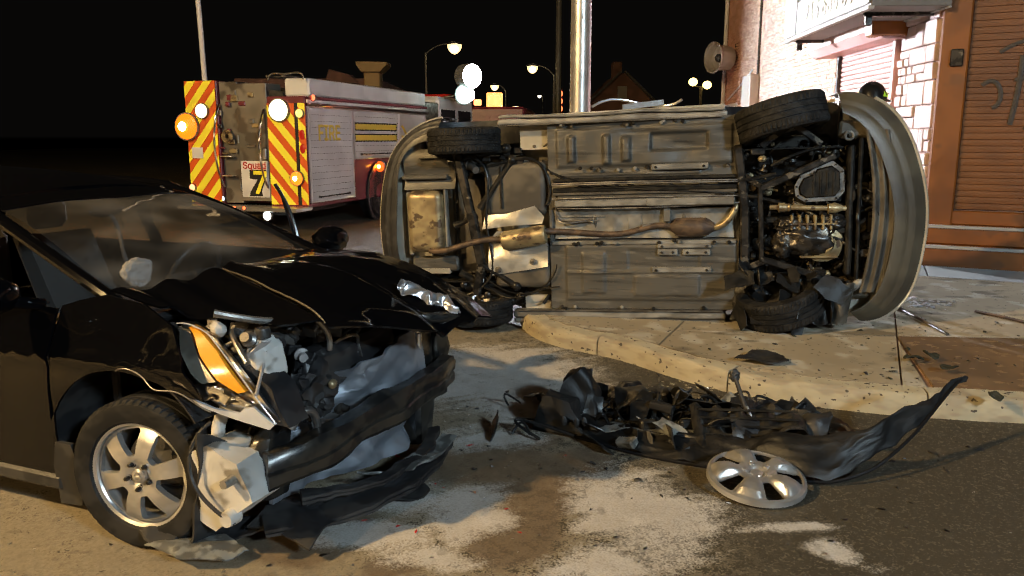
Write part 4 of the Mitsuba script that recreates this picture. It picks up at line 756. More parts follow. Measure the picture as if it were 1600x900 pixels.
# ------------------------------------------------------------------ the crashed black saloon (x: forward, y: to its left, z: up; origin under the front axle)
sd = thing('crashed_saloon', 'black saloon car with its front end smashed open and bonnet buckled up', 'car')
th_ = math.radians(22)
h3, l3 = np.array([math.cos(th_), -math.sin(th_), 0]), np.array([math.sin(th_), math.cos(th_), 0])
MS = basis(np.array([-1.6, 3.15, 0]) + l3 * .85, h3, l3, Z3)
def so(name, mesh, m, parent=None, smooth=35, M=None, **t): return obj(name, mesh, m, parent or sd, MS if M is None else MS @ M, smooth, **t)
def side_y(x, z):
    return -.905 + .16 * np.clip((z - .62) / .5, 0, 1) ** 2 + .03 * np.clip((.45 - z) / .3, 0, 1) + .03 * np.clip(x / .5, 0, 1)
def side_panel(pts, th=.012, res=.05, amp=0., seed=1):
    def fn(v):
        x, z, o = v[:, 0], v[:, 1], v[:, 2]
        w = np.column_stack([x, side_y(x, z) + o - .018 * np.exp(-((z - .80) / .03) ** 2), z])
        return crumple(w, amp, 3.5, seed) if amp else w
    return plate(pts, th, res, fn)
arch = [(.02 + .43 * math.cos(a), .34 + .43 * math.sin(a)) for a in np.linspace(1.25, 2.95, 16)]
so('fender', side_panel([(-.355, .27), (-.355, 1.0), (-.12, 1.06), (.10, 1.03), (.26, .96), (.30, .90), (.40, .74), (.44, .69), (.30, .715), (.22, .74)] + arch + [(-.345, .40), (-.34, .27)], .01, .03, .012, 4), 'black_paint', smooth=50)
so('torn_edge', tube(spl([(.05, -.925, .785), (.12, -.93, .80), (.20, -.925, .765), (.25, -.935, .735), (.32, -.915, .73), (.40, -.90, .70), (.48, -.88, .655)], 26), .0035, 6), 'steel', label='bare metal edge torn along the wheel arch')
dr_ = so('front_door', side_panel([(-.372, .26), (-.372, .985), (-1.45, 1.0), (-1.45, .26)]), 'black_paint', smooth=50)
so('handle', [box(-1.32, -1.10, -.96, -.93, .84, .875, .01)], 'black_gloss', dr_)
so('rear_door', side_panel([(-1.462, .26), (-1.462, 1.0), (-2.3, 1.02), (-2.3, .5), (-2.2, .26)]), 'black_paint', smooth=50)
so('sill', box(-2.3, -.36, -.90, -.80, .18, .262, .02), 'black_plastic')
so('rear_quarter', side_panel([(-2.312, .55), (-2.312, 1.02), (-3.4, 1.0), (-3.5, .5), (-3.1, .3), (-2.9, .7), (-2.5, .7)]), 'black_paint', smooth=50)
so('mud_flap', side_panel([(-.40, .12), (-.40, .30), (-.36, .42), (-.27, .42), (-.24, .30), (-.27, .13)], .02), 'black_plastic')
so('wheel_liner', grid(lambda u, v: np.stack([.02 + .45 * np.cos(.6 + 2.5 * u), -.88 + .34 * v, .34 + .45 * np.sin(.6 + 2.5 * u)], -1), 30, 8, .008), 'black_plastic', smooth=60)
# rough far flank, floor and tail so that the body is whole
so('far_flank', grid(lambda u, v: np.stack([-3.5 + 4.1 * u, .905 - .16 * np.clip((v * .75 + .27 - .62) / .5, 0, 1) ** 2, .27 + (.75 - .22 * np.clip((u - .8) / .2, 0, 1)) * v], -1), 30, 10, .012), 'black_paint', smooth=60)
so('tail', rough(box(-3.75, -3.4, -.85, .85, .3, 1.05, .12), .0, 2), 'black_paint'); so('floor', box(-3.4, .3, -.8, .8, .18, .24, .02), 'far_dark')
so('boot_lid', hullpts([(x, y, z) for y in (-.75, .75) for x, z in ((-2.9, 1.1), (-3.7, 1.04), (-2.9, 1.0), (-3.7, .98))]), 'black_paint')
so('roof', grid(lambda u, v: np.stack([-2.75 + 1.62 * u, -.62 + 1.24 * v, 1.415 + .06 * (1 - u) ** .7 + .08 * np.sin(np.pi * (.12 + .62 * (1 - u))) - .05 * (2 * v - 1) ** 2 - .012 * np.abs(2 * v - 1) ** 8], -1), 40, 26, .03), 'black_paint', smooth=60)
for sg in (-1, 1):
    so('windscreen_pillar', tube(spl([(-1.16, sg * .605, 1.415), (-.70, sg * .68, 1.25), (-.12, sg * .745, 1.02)], 14), .036, 10, .8), 'black_paint', label=None)
    so('roof_rail', tube(spl([(-2.8, sg * .62, 1.35), (-2.0, sg * .64, 1.43), (-1.14, sg * .61, 1.41)], 14), .03, 8), 'black_paint')
    so('door_pillar', bar((-1.45, sg * .80, .98), (-1.5, sg * .65, 1.42), .09, .05), 'black_paint')
    so('tail_pillar', bar((-3.0, sg * .72, 1.05), (-2.6, sg * .62, 1.38), .14, .05), 'black_paint')
so('window_trim', tube([(-.45, -.80, 1.0), (-1.0, -.815, 1.0), (-2.3, -.81, 1.01)], .006, 6), 'black_gloss')
so('rear_window', plate([(-.56, 0), (.56, 0), (.50, .45), (-.50, .45)], .005, .2, lambda v: np.column_stack([-2.95 + .42 * v[:, 1] / .45 + v[:, 2], v[:, 0], 1.07 + .30 * v[:, 1] / .45])), 'clear_glass')
WS = lambda u, v: np.stack([(-1.13 + (.97 + .12 * np.sin(np.pi * v)) * u) + .06 * np.sin(np.pi * v) * (1 - u), (-.575 + 1.15 * v) * (1 + .24 * u), 1.405 + .02 * np.sin(np.pi * v) - .385 * u + .055 * np.sin(np.pi * u) + .018 * (meshkit.fbm(np.stack([u * 3, v * 4, u], -1), 3) - .5)], -1)
ws = grid(WS, 36, 40, .003)
nv_ = 36 * 40; ws = tm((np.array(ws.vertices)[:nv_], np.array(ws.faces)[[i for i, f in enumerate(np.array(ws.faces)) if f.max() < nv_]]))
so('windscreen', ws, 'glass', smooth=True, label='dusty cracked windscreen with hazy reflections')
hdr = grid(lambda u, v: WS(u * .17, v) + np.array([-.002, 0, .006]), 8, 40, .01)
so('windscreen_header', hdr, 'black_paint', smooth=60)
so('cowl', [rough(box(-.25, .05, -.74, .74, .93, .97, .02).subdivide().subdivide(), .02, 5)], 'black_plastic')
# cabin
so('dashboard', grid(lambda u, v: np.stack([-.75 + .62 * u, -.70 + 1.40 * v, .98 - .20 * (1 - u) ** 3 + .03 * np.sin(v * 9) * (1 - u)], -1), 16, 40, .06), 'dash', smooth=60)
so('steering_wheel', [xf(trimesh.creation.torus(.185, .016, 40, 10), basis((-.76, .37, .93), (.42, 0, .91), (0, 1, 0), (-.91, 0, .42))), bar((-.76, .20, .93), (-.76, .54, .93), .03, .02), bar((-.76, .37, .93), (-.5, .37, .84), .06, .06)], 'black_plastic', smooth=60)
def bag(c, r, seed):
    m = lump(c, r, seed, .3, 2.5, 4); v = np.array(m.vertices); q = v - c
    a = np.arctan2(q[:, 1], q[:, 0]); k = 1 - .16 * np.abs(np.sin(a * 3.5 + q[:, 2] * 14)) * np.clip(.6 - q[:, 2] / r[2], 0, 1); v[:, :2] = c[:2] + q[:, :2] * k[:, None]; v[:, 2] -= .35 * np.clip(-q[:, 2], 0, 1) ; m.vertices = crumple(v, .012, 16, seed); return m
so('airbag', [bag(np.array([-.62, -.16, 1.035]), (.045, .09, .062), 4)], 'airbag_cloth', smooth=50, label='limp white airbag hanging from the dashboard')
so('rear_view_mirror', [lump((-1.0, .02, 1.31), (.025, .12, .035), 0, .05, sub=2), cyl((-.98, .02, 1.31), (-1.06, .02, 1.38), .012)], 'black_gloss')
so('dangling_strap', tube(spl([(-.98, .02, 1.29), (-.94, .03, 1.2), (-.90, .01, 1.10), (-.87, .03, .98)], 14), .011, 6), 'cloth')
for y in (-.38, .38):
    st = so('seat', [box(-1.75, -1.2, y - .24, y + .24, .38, .56, .08), hullpts([(x, y + w, z) for w in (-.23, .23) for x, z in ((-1.70, .5), (-1.55, .5), (-1.95, 1.1), (-1.84, 1.12))])], 'cloth')
    so('headrest', box(-1.98, -1.88, y - .13, y + .13, 1.14, 1.32, .04), 'cloth', st)
so('rear_seat', [box(-2.6, -2.1, -.62, .62, .4, .58, .08), box(-2.75, -2.6, -.62, .62, .5, 1.08, .05)], 'cloth')
so('headliner', box(-2.7, -1.2, -.56, .56, 1.36, 1.385, .01), 'airbag', label='pale headliner under the roof')
mir = so('door_mirror', [lump((-.27, 1.03, 1.07), (.10, .14, .085), 2, .08, sub=3), bar((-.3, .82, 1.0), (-.28, .95, 1.04), .05, .05)], 'black_paint', smooth=60, label='far black door mirror standing above the bonnet')
so('door_mirror', [lump((-.52, -1.04, 1.06), (.10, .15, .085), 2, .08, sub=3), bar((-.48, -.80, .99), (-.5, -.95, 1.03), .05, .05)], 'black_paint', smooth=60)
so('wiper_arm', [tube(spl([(-.33, .79, 1.06), (-.37, .80, 1.2), (-.50, .81, 1.42)], 10), .011, 6), tube([(-.34, .78, 1.08), (-.47, .83, 1.36)], .018, 6, .4), lump((-.34, .79, 1.06), (.025, .025, .025), 0, 0, sub=2)], 'black_gloss', label='bent wiper arm sticking up')
# the buckled bonnet: a main sheet right of the crease and a folded flap left of it
def hood_main(u, v):
    u_ = u; ra = np.array([-.02, -.22, 1.085]); rb_ = np.array([-.15, .70, 1.06]); fa = np.array([.77, -.50, .955]); fb_ = np.array([1.02, .60, .80])
    P = (1 - u)[..., None] * ((1 - v)[..., None] * ra + v[..., None] * rb_) + u[..., None] * ((1 - v)[..., None] * fa + v[..., None] * fb_)
    P[..., 2] += .055 * np.sin(np.pi * np.clip(u * 1.05, 0, 1)) * (.35 + .65 * np.sin(np.pi * np.clip(v, 0, 1))) + .085 * np.sin(np.pi * u) * v - .035 * np.clip((u - .86) / .14, 0, 1) ** 2 + .02 * np.sin(v * 8 + 1) * np.clip((u - .6) / .4, 0, 1) + .03 * np.exp(-((v - .08) / .07) ** 2) * (1 - u)
    P[..., 2] += .018 * (meshkit.fbm(np.stack([u * 5, v * 5, u * 0], -1), 3, 3) - .5) - .05 * np.exp(-((v - .36 - .22 * u) / .05) ** 2) * u ** 2
    P[..., 0] += .10 * np.sin(np.pi * v) * u ** 2 + .03 * np.sin(v * 19) * np.clip((u - .85) / .15, 0, 1)
    return P
hd = so('bonnet', grid(hood_main, 60, 60, .012), 'black_paint', smooth=50, label='black bonnet buckled up into a tent')
def hood_fold(u, v):
    a0, a1 = np.array([-.02, -.225, 1.08]), np.array([.75, -.505, .945]); b0, b1 = np.array([-.14, -.74, 1.05]), np.array([.06, -.70, 1.01])
    P = (1 - v)[..., None] * ((1 - u)[..., None] * a0 + u[..., None] * a1) + v[..., None] * ((1 - u)[..., None] * b0 + u[..., None] * b1)
    P[..., 2] += -.035 * np.sin(np.pi * v) * (.3 + .7 * u) + .014 * np.sin(v * 15 + u * 2); P[..., 0] -= .16 * u * np.sin(np.pi * v) + .02 * (meshkit.fbm(np.stack([u * 4, v * 6, u], -1), 3, 8) - .5)
    return P
so('bonnet_fold', grid(hood_fold, 40, 40, .01), 'black_paint', hd, smooth=40, label='crumpled flap of the bonnet')
so('crease_edge', tube(np.array([hood_main(np.array(x), np.array(.0)) for x in np.linspace(.02, .98, 24)]) + [0, -.004, .003], .0045, 6), 'bumper_under', hd)
so('torn_metal', [rough(grid(lambda u, v: np.stack([.74 + .24 * u, .12 + (.02 + .07 * np.sin(3 * u)) * v + .14 * u, .985 - .15 * u + .05 * np.sin(v * 3.1)], -1), 40, 16, .006), .04, 16, 5)], 'bright_steel', hd, label='bright torn metal on the bonnet nose')
so('nose_trim', [rough(tube(spl([(.86, .10, .86), (.94, .2, .83), (1.02, .34, .80)], 12), .03, 8), .03, 8, 3)], 'oily_dark', hd)
# grille and engine bay
so('engine_bay', [box(-.25, .55, -.68, .70, .28, .34, .02), box(-.25, -.2, -.7, .7, .3, .95, .01)], 'far_dark')
so('engine', [rough(box(-.05, .42, -.30, .45, .35, .80, .05).subdivide().subdivide(), .05, 4, 2), rough(box(-.02, .36, -.22, .40, .80, .90, .03).subdivide().subdivide(), .02, 5, 6)], 'grease_metal')
rnd = random.Random(14); cl = [[], [], []]
for i in range(170):
    y = rnd.uniform(-.66, .62); x = rnd.uniform(.30, .58) - (.1 if y < -.4 else 0); z = rnd.uniform(.30, .90) - .12 * max(0, y)
    q = rnd.randrange(5); L = rnd.uniform(.03, .10)
    if q == 0: g = xf(box(-L / 2, L / 2, -.03, .03, -.02, .03, .006), trans(x, y, z) @ rot((rnd.random(), rnd.random(), 1), rnd.uniform(0, 90)))
    elif q == 1: g = tube(spl([(x, y, z), (x + rnd.uniform(-.06, .10), y + rnd.uniform(-.12, .12), z + .05), (x + rnd.uniform(-.05, .08), y + rnd.uniform(-.2, .2), z - .06)], 10), rnd.uniform(.006, .014), 7)
    elif q == 2: g = xf(lathe([(0, 0), (.03, 0), (.034, .02), (.018, .03), (.018, .06), (0, .06)], 14), trans(x, y, z) @ rot((rnd.random(), rnd.random(), .3), rnd.uniform(0, 180)))
    elif q == 3: g = lump((x, y, z), (L * .6, L * .6, L * .5), i, .45, 3, 2)
    else: g = rough(plate([(-L, -.03), (L, -.02), (L * .7, .04), (-L * .8, .05)], .004, .03), .02, 9, i); g = xf(g, trans(x, y, z) @ rot((rnd.random(), rnd.random(), rnd.random()), rnd.uniform(0, 180)))
    cl[rnd.choice([0, 0, 1, 1, 2, 2])].append(g)
so('engine_fitting', cl[0], 'grease_metal', kind='stuff'); so('engine_fitting', cl[1], 'black_plastic', kind='stuff'); so('engine_fitting', cl[2], 'steel', kind='stuff')
rnd = random.Random(52); top = [[], [], []]
for i in range(80):
    x, y = rnd.uniform(.08, .54), rnd.uniform(-.68, .0); z = rnd.uniform(.74, .90); q = rnd.randrange(4); L = rnd.uniform(.025, .075)
    if q == 0: g = xf(rough(box(-L, L, -.6 * L, .6 * L, -.025, .03, .008).subdivide(), .01, 14, i), trans(x, y, z) @ rot((rnd.random(), rnd.random(), 1), rnd.uniform(0, 90)))
    elif q == 1: g = tube(spl([(x, y, z), (x + rnd.uniform(-.08, .12), y + rnd.uniform(-.1, .1), z + .06), (x + rnd.uniform(-.05, .14), y + rnd.uniform(-.2, .2), z - .03)], 12), rnd.uniform(.006, .015), 8)
    elif q == 2: g = xf(lathe([(0, 0), (.03, 0), (.034, .02), (.02, .03), (.02, .06), (0, .06)], 14), trans(x, y, z) @ rot((rnd.random(), rnd.random(), .3), rnd.uniform(0, 120)))
    else: g = xf(rough(plate([(-L, -.03), (L, -.02), (L * .7, .04), (-L * .8, .05)], .004, .03), .02, 12, i), trans(x, y, z) @ rot((rnd.random(), rnd.random(), rnd.random()), rnd.uniform(0, 180)))
    top[i % 3].append(g)
so('engine_fitting', top[0], 'horn_grey', kind='stuff'); so('engine_fitting', top[1], 'steel', kind='stuff'); so('engine_fitting', top[2], 'black_plastic', kind='stuff')
ct = so('coolant_tank', [rough(box(.44, .56, -.66, -.50, .68, .88, .035).subdivide().subdivide().subdivide(), .03, 9, 3), rough(hullpts([(x, y, z) for x in (.42, .54) for y, z in ((-.58, .70), (-.48, .70), (-.55, .55), (-.50, .56))]).subdivide().subdivide(), .02, 7, 5)], 'white_plastic', smooth=40, label='broken white coolant tank in the engine bay')
so('cap', [lathe([(0, .04), (.03, .04), (.034, .03), (.034, 0), (0, 0)], 20)], 'black_plastic', ct, M=trans(.50, -.58, .885))
so('fluid_reservoir', rough(box(.33, .40, -.72, -.66, .90, .965, .02).subdivide().subdivide().subdivide(), .02, 10), 'white_plastic', smooth=40)
so('radiator_hose', [tube(spl([(.36, -.70, 1.0), (.46, -.58, .955), (.52, -.46, .93), (.56, -.36, .93)], 20), .016, 8), tube(spl([(.56, -.34, .93), (.60, -.28, .86), (.60, -.26, .76)], 14), .014, 8), tube(spl([(.62, -.58, .50), (.66, -.50, .56), (.66, -.46, .46), (.62, -.52, .36)], 20), .018, 8)], 'steel', label='pale bent pipes over the engine')
so('fan_shroud', [rough(box(.46, .60, -.38, .30, .58, .78, .03).subdivide().subdivide(), .05, 5, 9), rough(lump((.58, -.38, .60), (.09, .13, .13), 5, .5, 4), .02, 9)], 'black_plastic')
so('connector', [lump((.68, -.36, .64), (.018, .025, .022), 2, .2, sub=2), lump((.42, -.44, .97), (.02, .035, .015), 2, .2, sub=2)], 'tan_metal')
# condenser, beam and lower nose
def cond(v):
    y, z, o = v[:, 0], v[:, 1], v[:, 2]
    x = .635 + .10 * (z - .45) + .07 * np.sin((y + .1) * 4.5) - .05 * np.clip(-y, 0, 1) + o
    w = np.column_stack([x, y, z]); w[:, 0] += .085 * (meshkit.fbm(w * [3, 5, 6], 3, 5) - .5) * 2 - .03 * np.abs(np.sin(w[:, 1] * 9 + w[:, 2] * 7)) - .035 * np.exp(-((z - .60 - .45 * (y + .1)) / .025) ** 2); return w
so('condenser', plate([(-.60, .15), (.40, .08), (.42, .72), (.33, .755), (.12, .70), (-.08, .67), (-.30, .65), (-.50, .60), (-.60, .50)], .016, .022, cond), 'condenser', smooth=40, label='bent blue grey condenser panel across the nose')
so('condenser_tank', [cyl((.672, .385, .46), (.70, .375, .735), .014, 12), cyl((.70, .375, .60), (.705, .375, .70), .019, 12)], 'bright_steel')
so('core_support', [rough(box(.52, .66, .44, .62, .05, .74, .02).subdivide().subdivide(), .05, 6, 4), rough(box(.48, .58, -.72, -.50, .2, .52, .03).subdivide().subdivide(), .06, 6, 7), rough(box(.56, .70, .60, .72, .25, .66, .02).subdivide().subdivide(), .05, 7, 2)], 'oily_dark', label=None)
bm = np.array([(.60, -.74, .365), (.72, -.45, .40), (.775, -.1, .435), (.79, .25, .445), (.745, .64, .44)])
bp = spl(bm, 30)
def rectsweep(p, hw, hh, amp, seed):
    V = []; t = np.gradient(p, axis=0); t /= np.linalg.norm(t, axis=1, keepdims=True); a = np.cross(t, (0, 0, 1)); a /= np.linalg.norm(a, axis=1, keepdims=True)
    sec = [(-1, -1), (.6, -1), (1, -.7), (1, -.12), (.75, 0), (1, .12), (1, .7), (.6, 1), (-1, 1)]
    P = np.array([[q + aa * hw * i + np.array([0, 0, 1]) * hh * j for i, j in sec] for q, aa in zip(p, a)]); n, m = P.shape[:2]; F = []
    for i in range(n - 1):
        for j in range(m):
            k = (j + 1) % m; F.append((i * m + j, i * m + k, (i + 1) * m + k, (i + 1) * m + j))
    T_ = [t_ for q in F for t_ in ((q[0], q[1], q[2]), (q[0], q[2], q[3]))] + [x for j in range(1, m - 1) for x in ((0, j + 1, j), ((n - 1) * m, (n - 1) * m + j, (n - 1) * m + j + 1))]
    g = trimesh.Trimesh(crumple(P.reshape(-1, 3), amp, 5, seed), T_, process=False)
    if g.volume < 0: g.invert()
    return g
so('bumper_beam', rectsweep(bp, .045, .074, .03, 3), 'oily_dark', smooth=30, label='dark bumper beam bared across the smashed nose')
so('lower_fascia', [rough(rectsweep(spl([(.55, -.70, .10), (.80, -.35, .085), (.86, .1, .075), (.76, .50, .07)], 40), .06, .024, 0, 1), .03, 6, 4), rough(rectsweep(spl([(.62, -.55, .17), (.80, -.2, .15), (.82, .15, .13), (.74, .48, .13)], 40), .03, .02, 0, 1), .03, 7, 8)], 'black_plastic', smooth=30)
so('fascia_edge', [rough(tube(spl([(.68, -.20, .16), (.86, .05, .12), (.88, .25, .11), (.80, .48, .11)], 40), .008, 6), .025, 7, 4), rough(grid(lambda u, v: np.stack([.80 + .10 * v, -.05 + .5 * u, .13 + .02 * np.sin(7 * u)], -1), 24, 6, .006), .025, 8, 2)], 'shard', label='splintered grey lower lip')
so('undertray', rough(grid(lambda u, v: np.stack([.46 + .40 * u * .8, -.72 + .40 * v, .10 - .03 * u + .05 * np.sin(3 * v)], -1), 24, 24, .01), .05, 4, 5), 'black_plastic', smooth=30)
so('hanging_scrap', [rough(plate([(0, 0), (.12, .02), (.16, .2), (.05, .34), (-.04, .2)], .006, .03), .06, 6, i) for i in range(1)], 'black_plastic', M=trans(.78, -.2, .04))
# headlight
def hl(pts, off, th, res=.02, m=None):
    def fn(v):
        x, z, o = v[:, 0], v[:, 1], v[:, 2]
        y = -.835 + .32 * np.clip(x - .25, 0, 1) ** 1.5 + .10 * np.clip((z - .62) / .3, 0, 1) ** 2 + off
        return np.column_stack([x - o * .35, y + o, z])
    return plate(pts, th, res, fn)
HL = so('headlight', hl([(.255, .955), (.33, .955), (.43, .90), (.53, .82), (.63, .72), (.73, .585), (.55, .61), (.42, .68), (.37, .75), (.30, .84)], .035, .02), 'chrome', label='smashed headlight with amber reflector', smooth=50, M=trans(-.06, -.01, 0))
so('amber_reflector', hl([(.33, .945), (.37, .935), (.47, .865), (.555, .78), (.62, .715), (.59, .708), (.50, .755), (.41, .84)], .0, .03), 'amber', HL, smooth=50, M=trans(-.06, -.01, 0))
so('lamp_bowl', hl([(.268, .935), (.325, .925), (.40, .83), (.49, .745), (.43, .735), (.38, .77), (.31, .85)], .006, .02), 'lamp_bowl', HL, smooth=50, M=trans(-.06, -.01, 0))
so('broken_reflector', [rough(hl([(.37, .725), (.49, .735), (.59, .70), (.64, .655), (.50, .655), (.40, .69)], .005, .012, .012), .018, 22, 4)], 'chrome', HL, smooth=20, M=trans(-.06, -.01, 0))
so('lens_edge', [hl([(.37, .69), (.43, .655), (.58, .605), (.715, .565), (.735, .585), (.66, .655), (.62, .65), (.60, .63), (.50, .645)], -.012, .014), ], 'lamp_clear', HL, smooth=50, M=trans(-.06, -.01, 0))
so('lens_rim', tube(np.array([(x, -.84 + .32 * max(x - .25, 0) ** 1.5 + .10 * np.clip((z - .62) / .3, 0, 1) ** 2, z) for x, z in spl([(.27, .955), (.35, .95), (.46, .885), (.57, .79), (.66, .69), (.735, .585)], 24)]), .0035, 6), 'lamp_clear', HL, M=trans(-.06, -.01, 0))
so('headlight_housing', [rough(hullpts([(x, y, z) for x, z in ((.34, .88), (.62, .70), (.70, .56), (.40, .62)) for y in (-.70, -.56)]).subdivide().subdivide(), .03, 6)], 'black_plastic')
# washer tank hanging below the fender
wt = so('washer_tank', [rough(hullpts([(x, y, z) for y in (-.86, -.66) for x, z in ((.29, .45), (.42, .50), (.57, .45), (.63, .29), (.44, .14), (.35, .17), (.29, .32))]).subdivide().subdivide().subdivide(), .016, 6, 3), tube(spl([(.40, -.76, .46), (.39, -.74, .56), (.42, -.70, .63)], 10), .028, 10), xf(lathe([(0, .02), (.035, .02), (.038, -.01), (0, -.01)], 16), trans(.425, -.69, .64))], 'white_plastic', smooth=40, label='big white washer tank hanging behind the front wheel')
so('moulded_rib', [xf(lathe([(0, .03), (.03, .03), (.035, .0), (.035, -.03), (0, -.03)], 18), trans(.53, -.87, .22) @ rot((1, 0, 0), 90)), xf(lathe([(0, .05), (.018, .05), (.02, -.02), (0, -.02)], 14), trans(.55, -.87, .38) @ rot((1, 0, 0), 90))], 'white_plastic', wt, smooth=40)
so('hose', tube(spl([(.43, -.83, .59), (.37, -.89, .48), (.38, -.90, .36), (.46, -.90, .27), (.56, -.88, .2)], 26), .008, 6), 'black_plastic', wt)
# front wheel
nw = np.array([math.sin(math.radians(-8)) * -1, -1, .02]); nw /= np.linalg.norm(nw)
xw = np.cross((0, 0, 1.), nw); xw /= np.linalg.norm(xw)
MW = basis((.06, -.79, .322), xw, np.cross(nw, xw), nw)
wh = so('front_wheel', tyre_mesh(.325, .108, .222), 'rubber', M=MW, smooth=30)
def wheel_face(R, n, hub, w0, w1, prof_z, thick, ph=0., wave=0.):
    """a dished disc with n broad spokes: a disc less n rounded openings, bent to the profile"""
    polys = [[(R * math.cos(a), R * math.sin(a)) for a in np.linspace(0, 2 * np.pi, 120, endpoint=False)]]
    for i in range(n):
        a = 2 * np.pi * (i + .5) / n + ph
        r0, r1 = hub, R * .93; h0, h1 = w0, w1
        q = Polygon([(r0, -h0), (r1 * .98, -h1), (r1, -h1 * .5), (r1 * 1.01, 0), (r1, h1 * .5), (r1 * .98, h1), (r0, h0)]).buffer(-.012).buffer(.012)
        polys.append([(x * math.cos(a) - y * math.sin(a), x * math.sin(a) + y * math.cos(a)) for x, y in list(q.exterior.coords)[:-1]])
    def fn(v):
        r = np.hypot(v[:, 0], v[:, 1]); v = v.copy(); v[:, 2] += prof_z(r) + wave * np.tanh(3 * np.cos(n * (np.arctan2(v[:, 1], v[:, 0]) - ph))) * np.clip((r - hub * .7) / (R * .3), 0, 1) * np.clip((R * .97 - r) / (R * .12), 0, 1); return v
    return plate(polys, thick, .012, fn)
so('rim', [wheel_face(.212, 6, .088, .016, .066, lambda r: .055 - .035 * np.clip(1 - ((r - .06) / .10), 0, 1) ** 2 * 0 + .03 * np.sin(np.clip(r / .21, 0, 1) * np.pi) - .012 * np.exp(-(r / .035) ** 2), .028, .26),
           lathe([(.214, .085), (.226, .092), (.228, .07), (.216, .055), (.203, .04), (.20, -.08), (.222, -.09), (.222, -.1), (.195, -.09), (.195, .04), (.205, .06)], 72)], 'alloy', wh, M=MW, smooth=30, label='silver six spoke alloy rim')
so('wheel_nut', [xf(lathe([(0, .018), (.008, .018), (.0105, .01), (.0105, -.01), (0, -.01)], 6), MW @ trans(.057 * math.cos(a), .057 * math.sin(a), .092)) for a in np.arange(5) * 2 * np.pi / 5 + .9], 'black_gloss', wh)
so('nut_recess', [xf(lathe([(.013, .0), (.016, .002), (.017, -.004), (.013, -.004)], 18), MW @ trans(.057 * math.cos(a), .057 * math.sin(a), .088)) for a in np.arange(5) * 2 * np.pi / 5 + .9], 'ink_black', wh)
so('hub_cap', [lathe([(0, .012), (.02, .011), (.031, .004), (.033, -.012), (0, -.012)], 28)], 'alloy', wh, M=MW @ trans(0, 0, .092))
so('hub_emblem', [xf(trimesh.creation.torus(.015, .003, 24, 6), trans(0, 0, .012)), box(-.019, .019, -.004, .004, .01, .016, .001)], 'chrome', wh, M=MW @ trans(0, 0, .092))
so('brake_disc', lathe([(0, -.02), (.07, -.02), (.145, -.03), (.145, -.045), (0, -.045)], 40), 'steel', wh, M=MW)
so('caliper', xf(box(.09, .165, -.06, .06, -.06, .005, .02), rot((0, 0, 1), 15)), 'grease_metal', wh, M=MW)
for x, y in ((.02, .79), (-2.72, -.79), (-2.72, .79)):
    sg = -1 if y < 0 else 1; Mq = basis((x, y, .322), (1, 0, 0), (0, 0, -sg), (0, sg, 0))
    w = so('wheel', tyre_mesh(.325, .108, .222), 'rubber', M=Mq, smooth=30); so('rim', lathe([(0, .06), (.1, .06), (.2, .03), (.22, .09), (.222, -.09), (.2, -.08), (0, -.02)], 40), 'alloy', w, M=Mq)
so('wheel_arch_debris', [rough(grid(lambda u, v: np.stack([.30 + .10 * u + .06 * v, -.88 + .22 * v, .02 + .55 * u * (1 - .3 * v)], -1), 24, 16, .012), .05, 4, 3)], 'black_plastic', smooth=40, label='torn black liner pressed against the tyre')
# ------------------------------------------------------------------ wreckage on the ground
def ground_plate(poly, th, h, seed, amp=.05, f=3.0, res=.03, z0=.01):
    def fn(v):
        v = v.copy(); o = v[:, 2].copy(); c = v[:, :2].mean(0)
        v[:, 2] = o + z0 + th + h * np.clip(meshkit.fbm(np.column_stack([v[:, 0] * f, v[:, 1] * f, v[:, 0] * 0]), 3, seed) - .28, 0, 1) * 2
        w = crumple(v, amp, f * 1.6, seed + 3); w[:, 2] = np.maximum(w[:, 2], z0 - .005 + th / 2); return w
    return plate(poly, th, res, fn)
# the torn bumper cover: a long shell whose end stands up like a blade
st_ = np.array([(.22, 4.50, .05, .16), (.42, 4.30, .06, .20), (.72, 4.07, .07, .22), (1.00, 3.93, .10, .24), (1.28, 3.80, .15, .26), (1.50, 3.72, .19, .24), (1.70, 3.72, .23, .18), (1.90, 3.80, .27, .09), (2.10, 3.93, .31, .06), (2.30, 4.09, .36, .035), (2.47, 4.22, .41, .01)])
base_z = np.array([.0, .0, .0, .0, .0, .0, .01, .07, .17, .28, .385])
P_ = spl(st_, 60); Zb = np.interp(np.linspace(0, 10, 60), np.arange(11), base_z)
def cover(u, v):
    i = np.rint(u * 59).astype(int); q = P_[i]; zb = Zb[i]
    w = np.sin(v * np.pi)
    return np.stack([q[..., 0] + .02 * w + .10 * (v ** 2) * np.clip(1 - u * 1.2, 0, 1), q[..., 1] + q[..., 3] * (v * .9) + .02 * w, zb + (q[..., 2] - zb) * (.15 + .85 * np.sin(v * np.pi * .62))], -1)
bc = obj('bumper_cover', rough(rough(grid(cover, 60, 40, .006), .05, 4, 4), .02, 14, 7), 'cover_black', smooth=40, label='long torn black bumper cover by the kerb, one end curled up like a blade', category='bumper')
obj('grille_insert', [rough(grid(lambda u, v: np.stack([1.00 + .60 * u, 4.05 + .30 * v - .12 * u, .04 + .15 * v + .02 * np.sin(u * 30)], -1), 50, 14, .008), .03, 6, 2)] + [bar((1.05 + .5 * 0, 4.1 + .05 * i, .07 + .03 * i), (1.58, 4.0 + .05 * i, .09 + .03 * i), .012, .012) for i in range(5)], 'oily_dark', bc)
obj('lip_edge', tube(np.column_stack([P_[:, 0], P_[:, 1] - .012, Zb + .012]), .009, 6), 'black_gloss', bc)
lm = thing('liner_box', 'upright black plastic liner lump at the left end of the wreckage', 'car part')
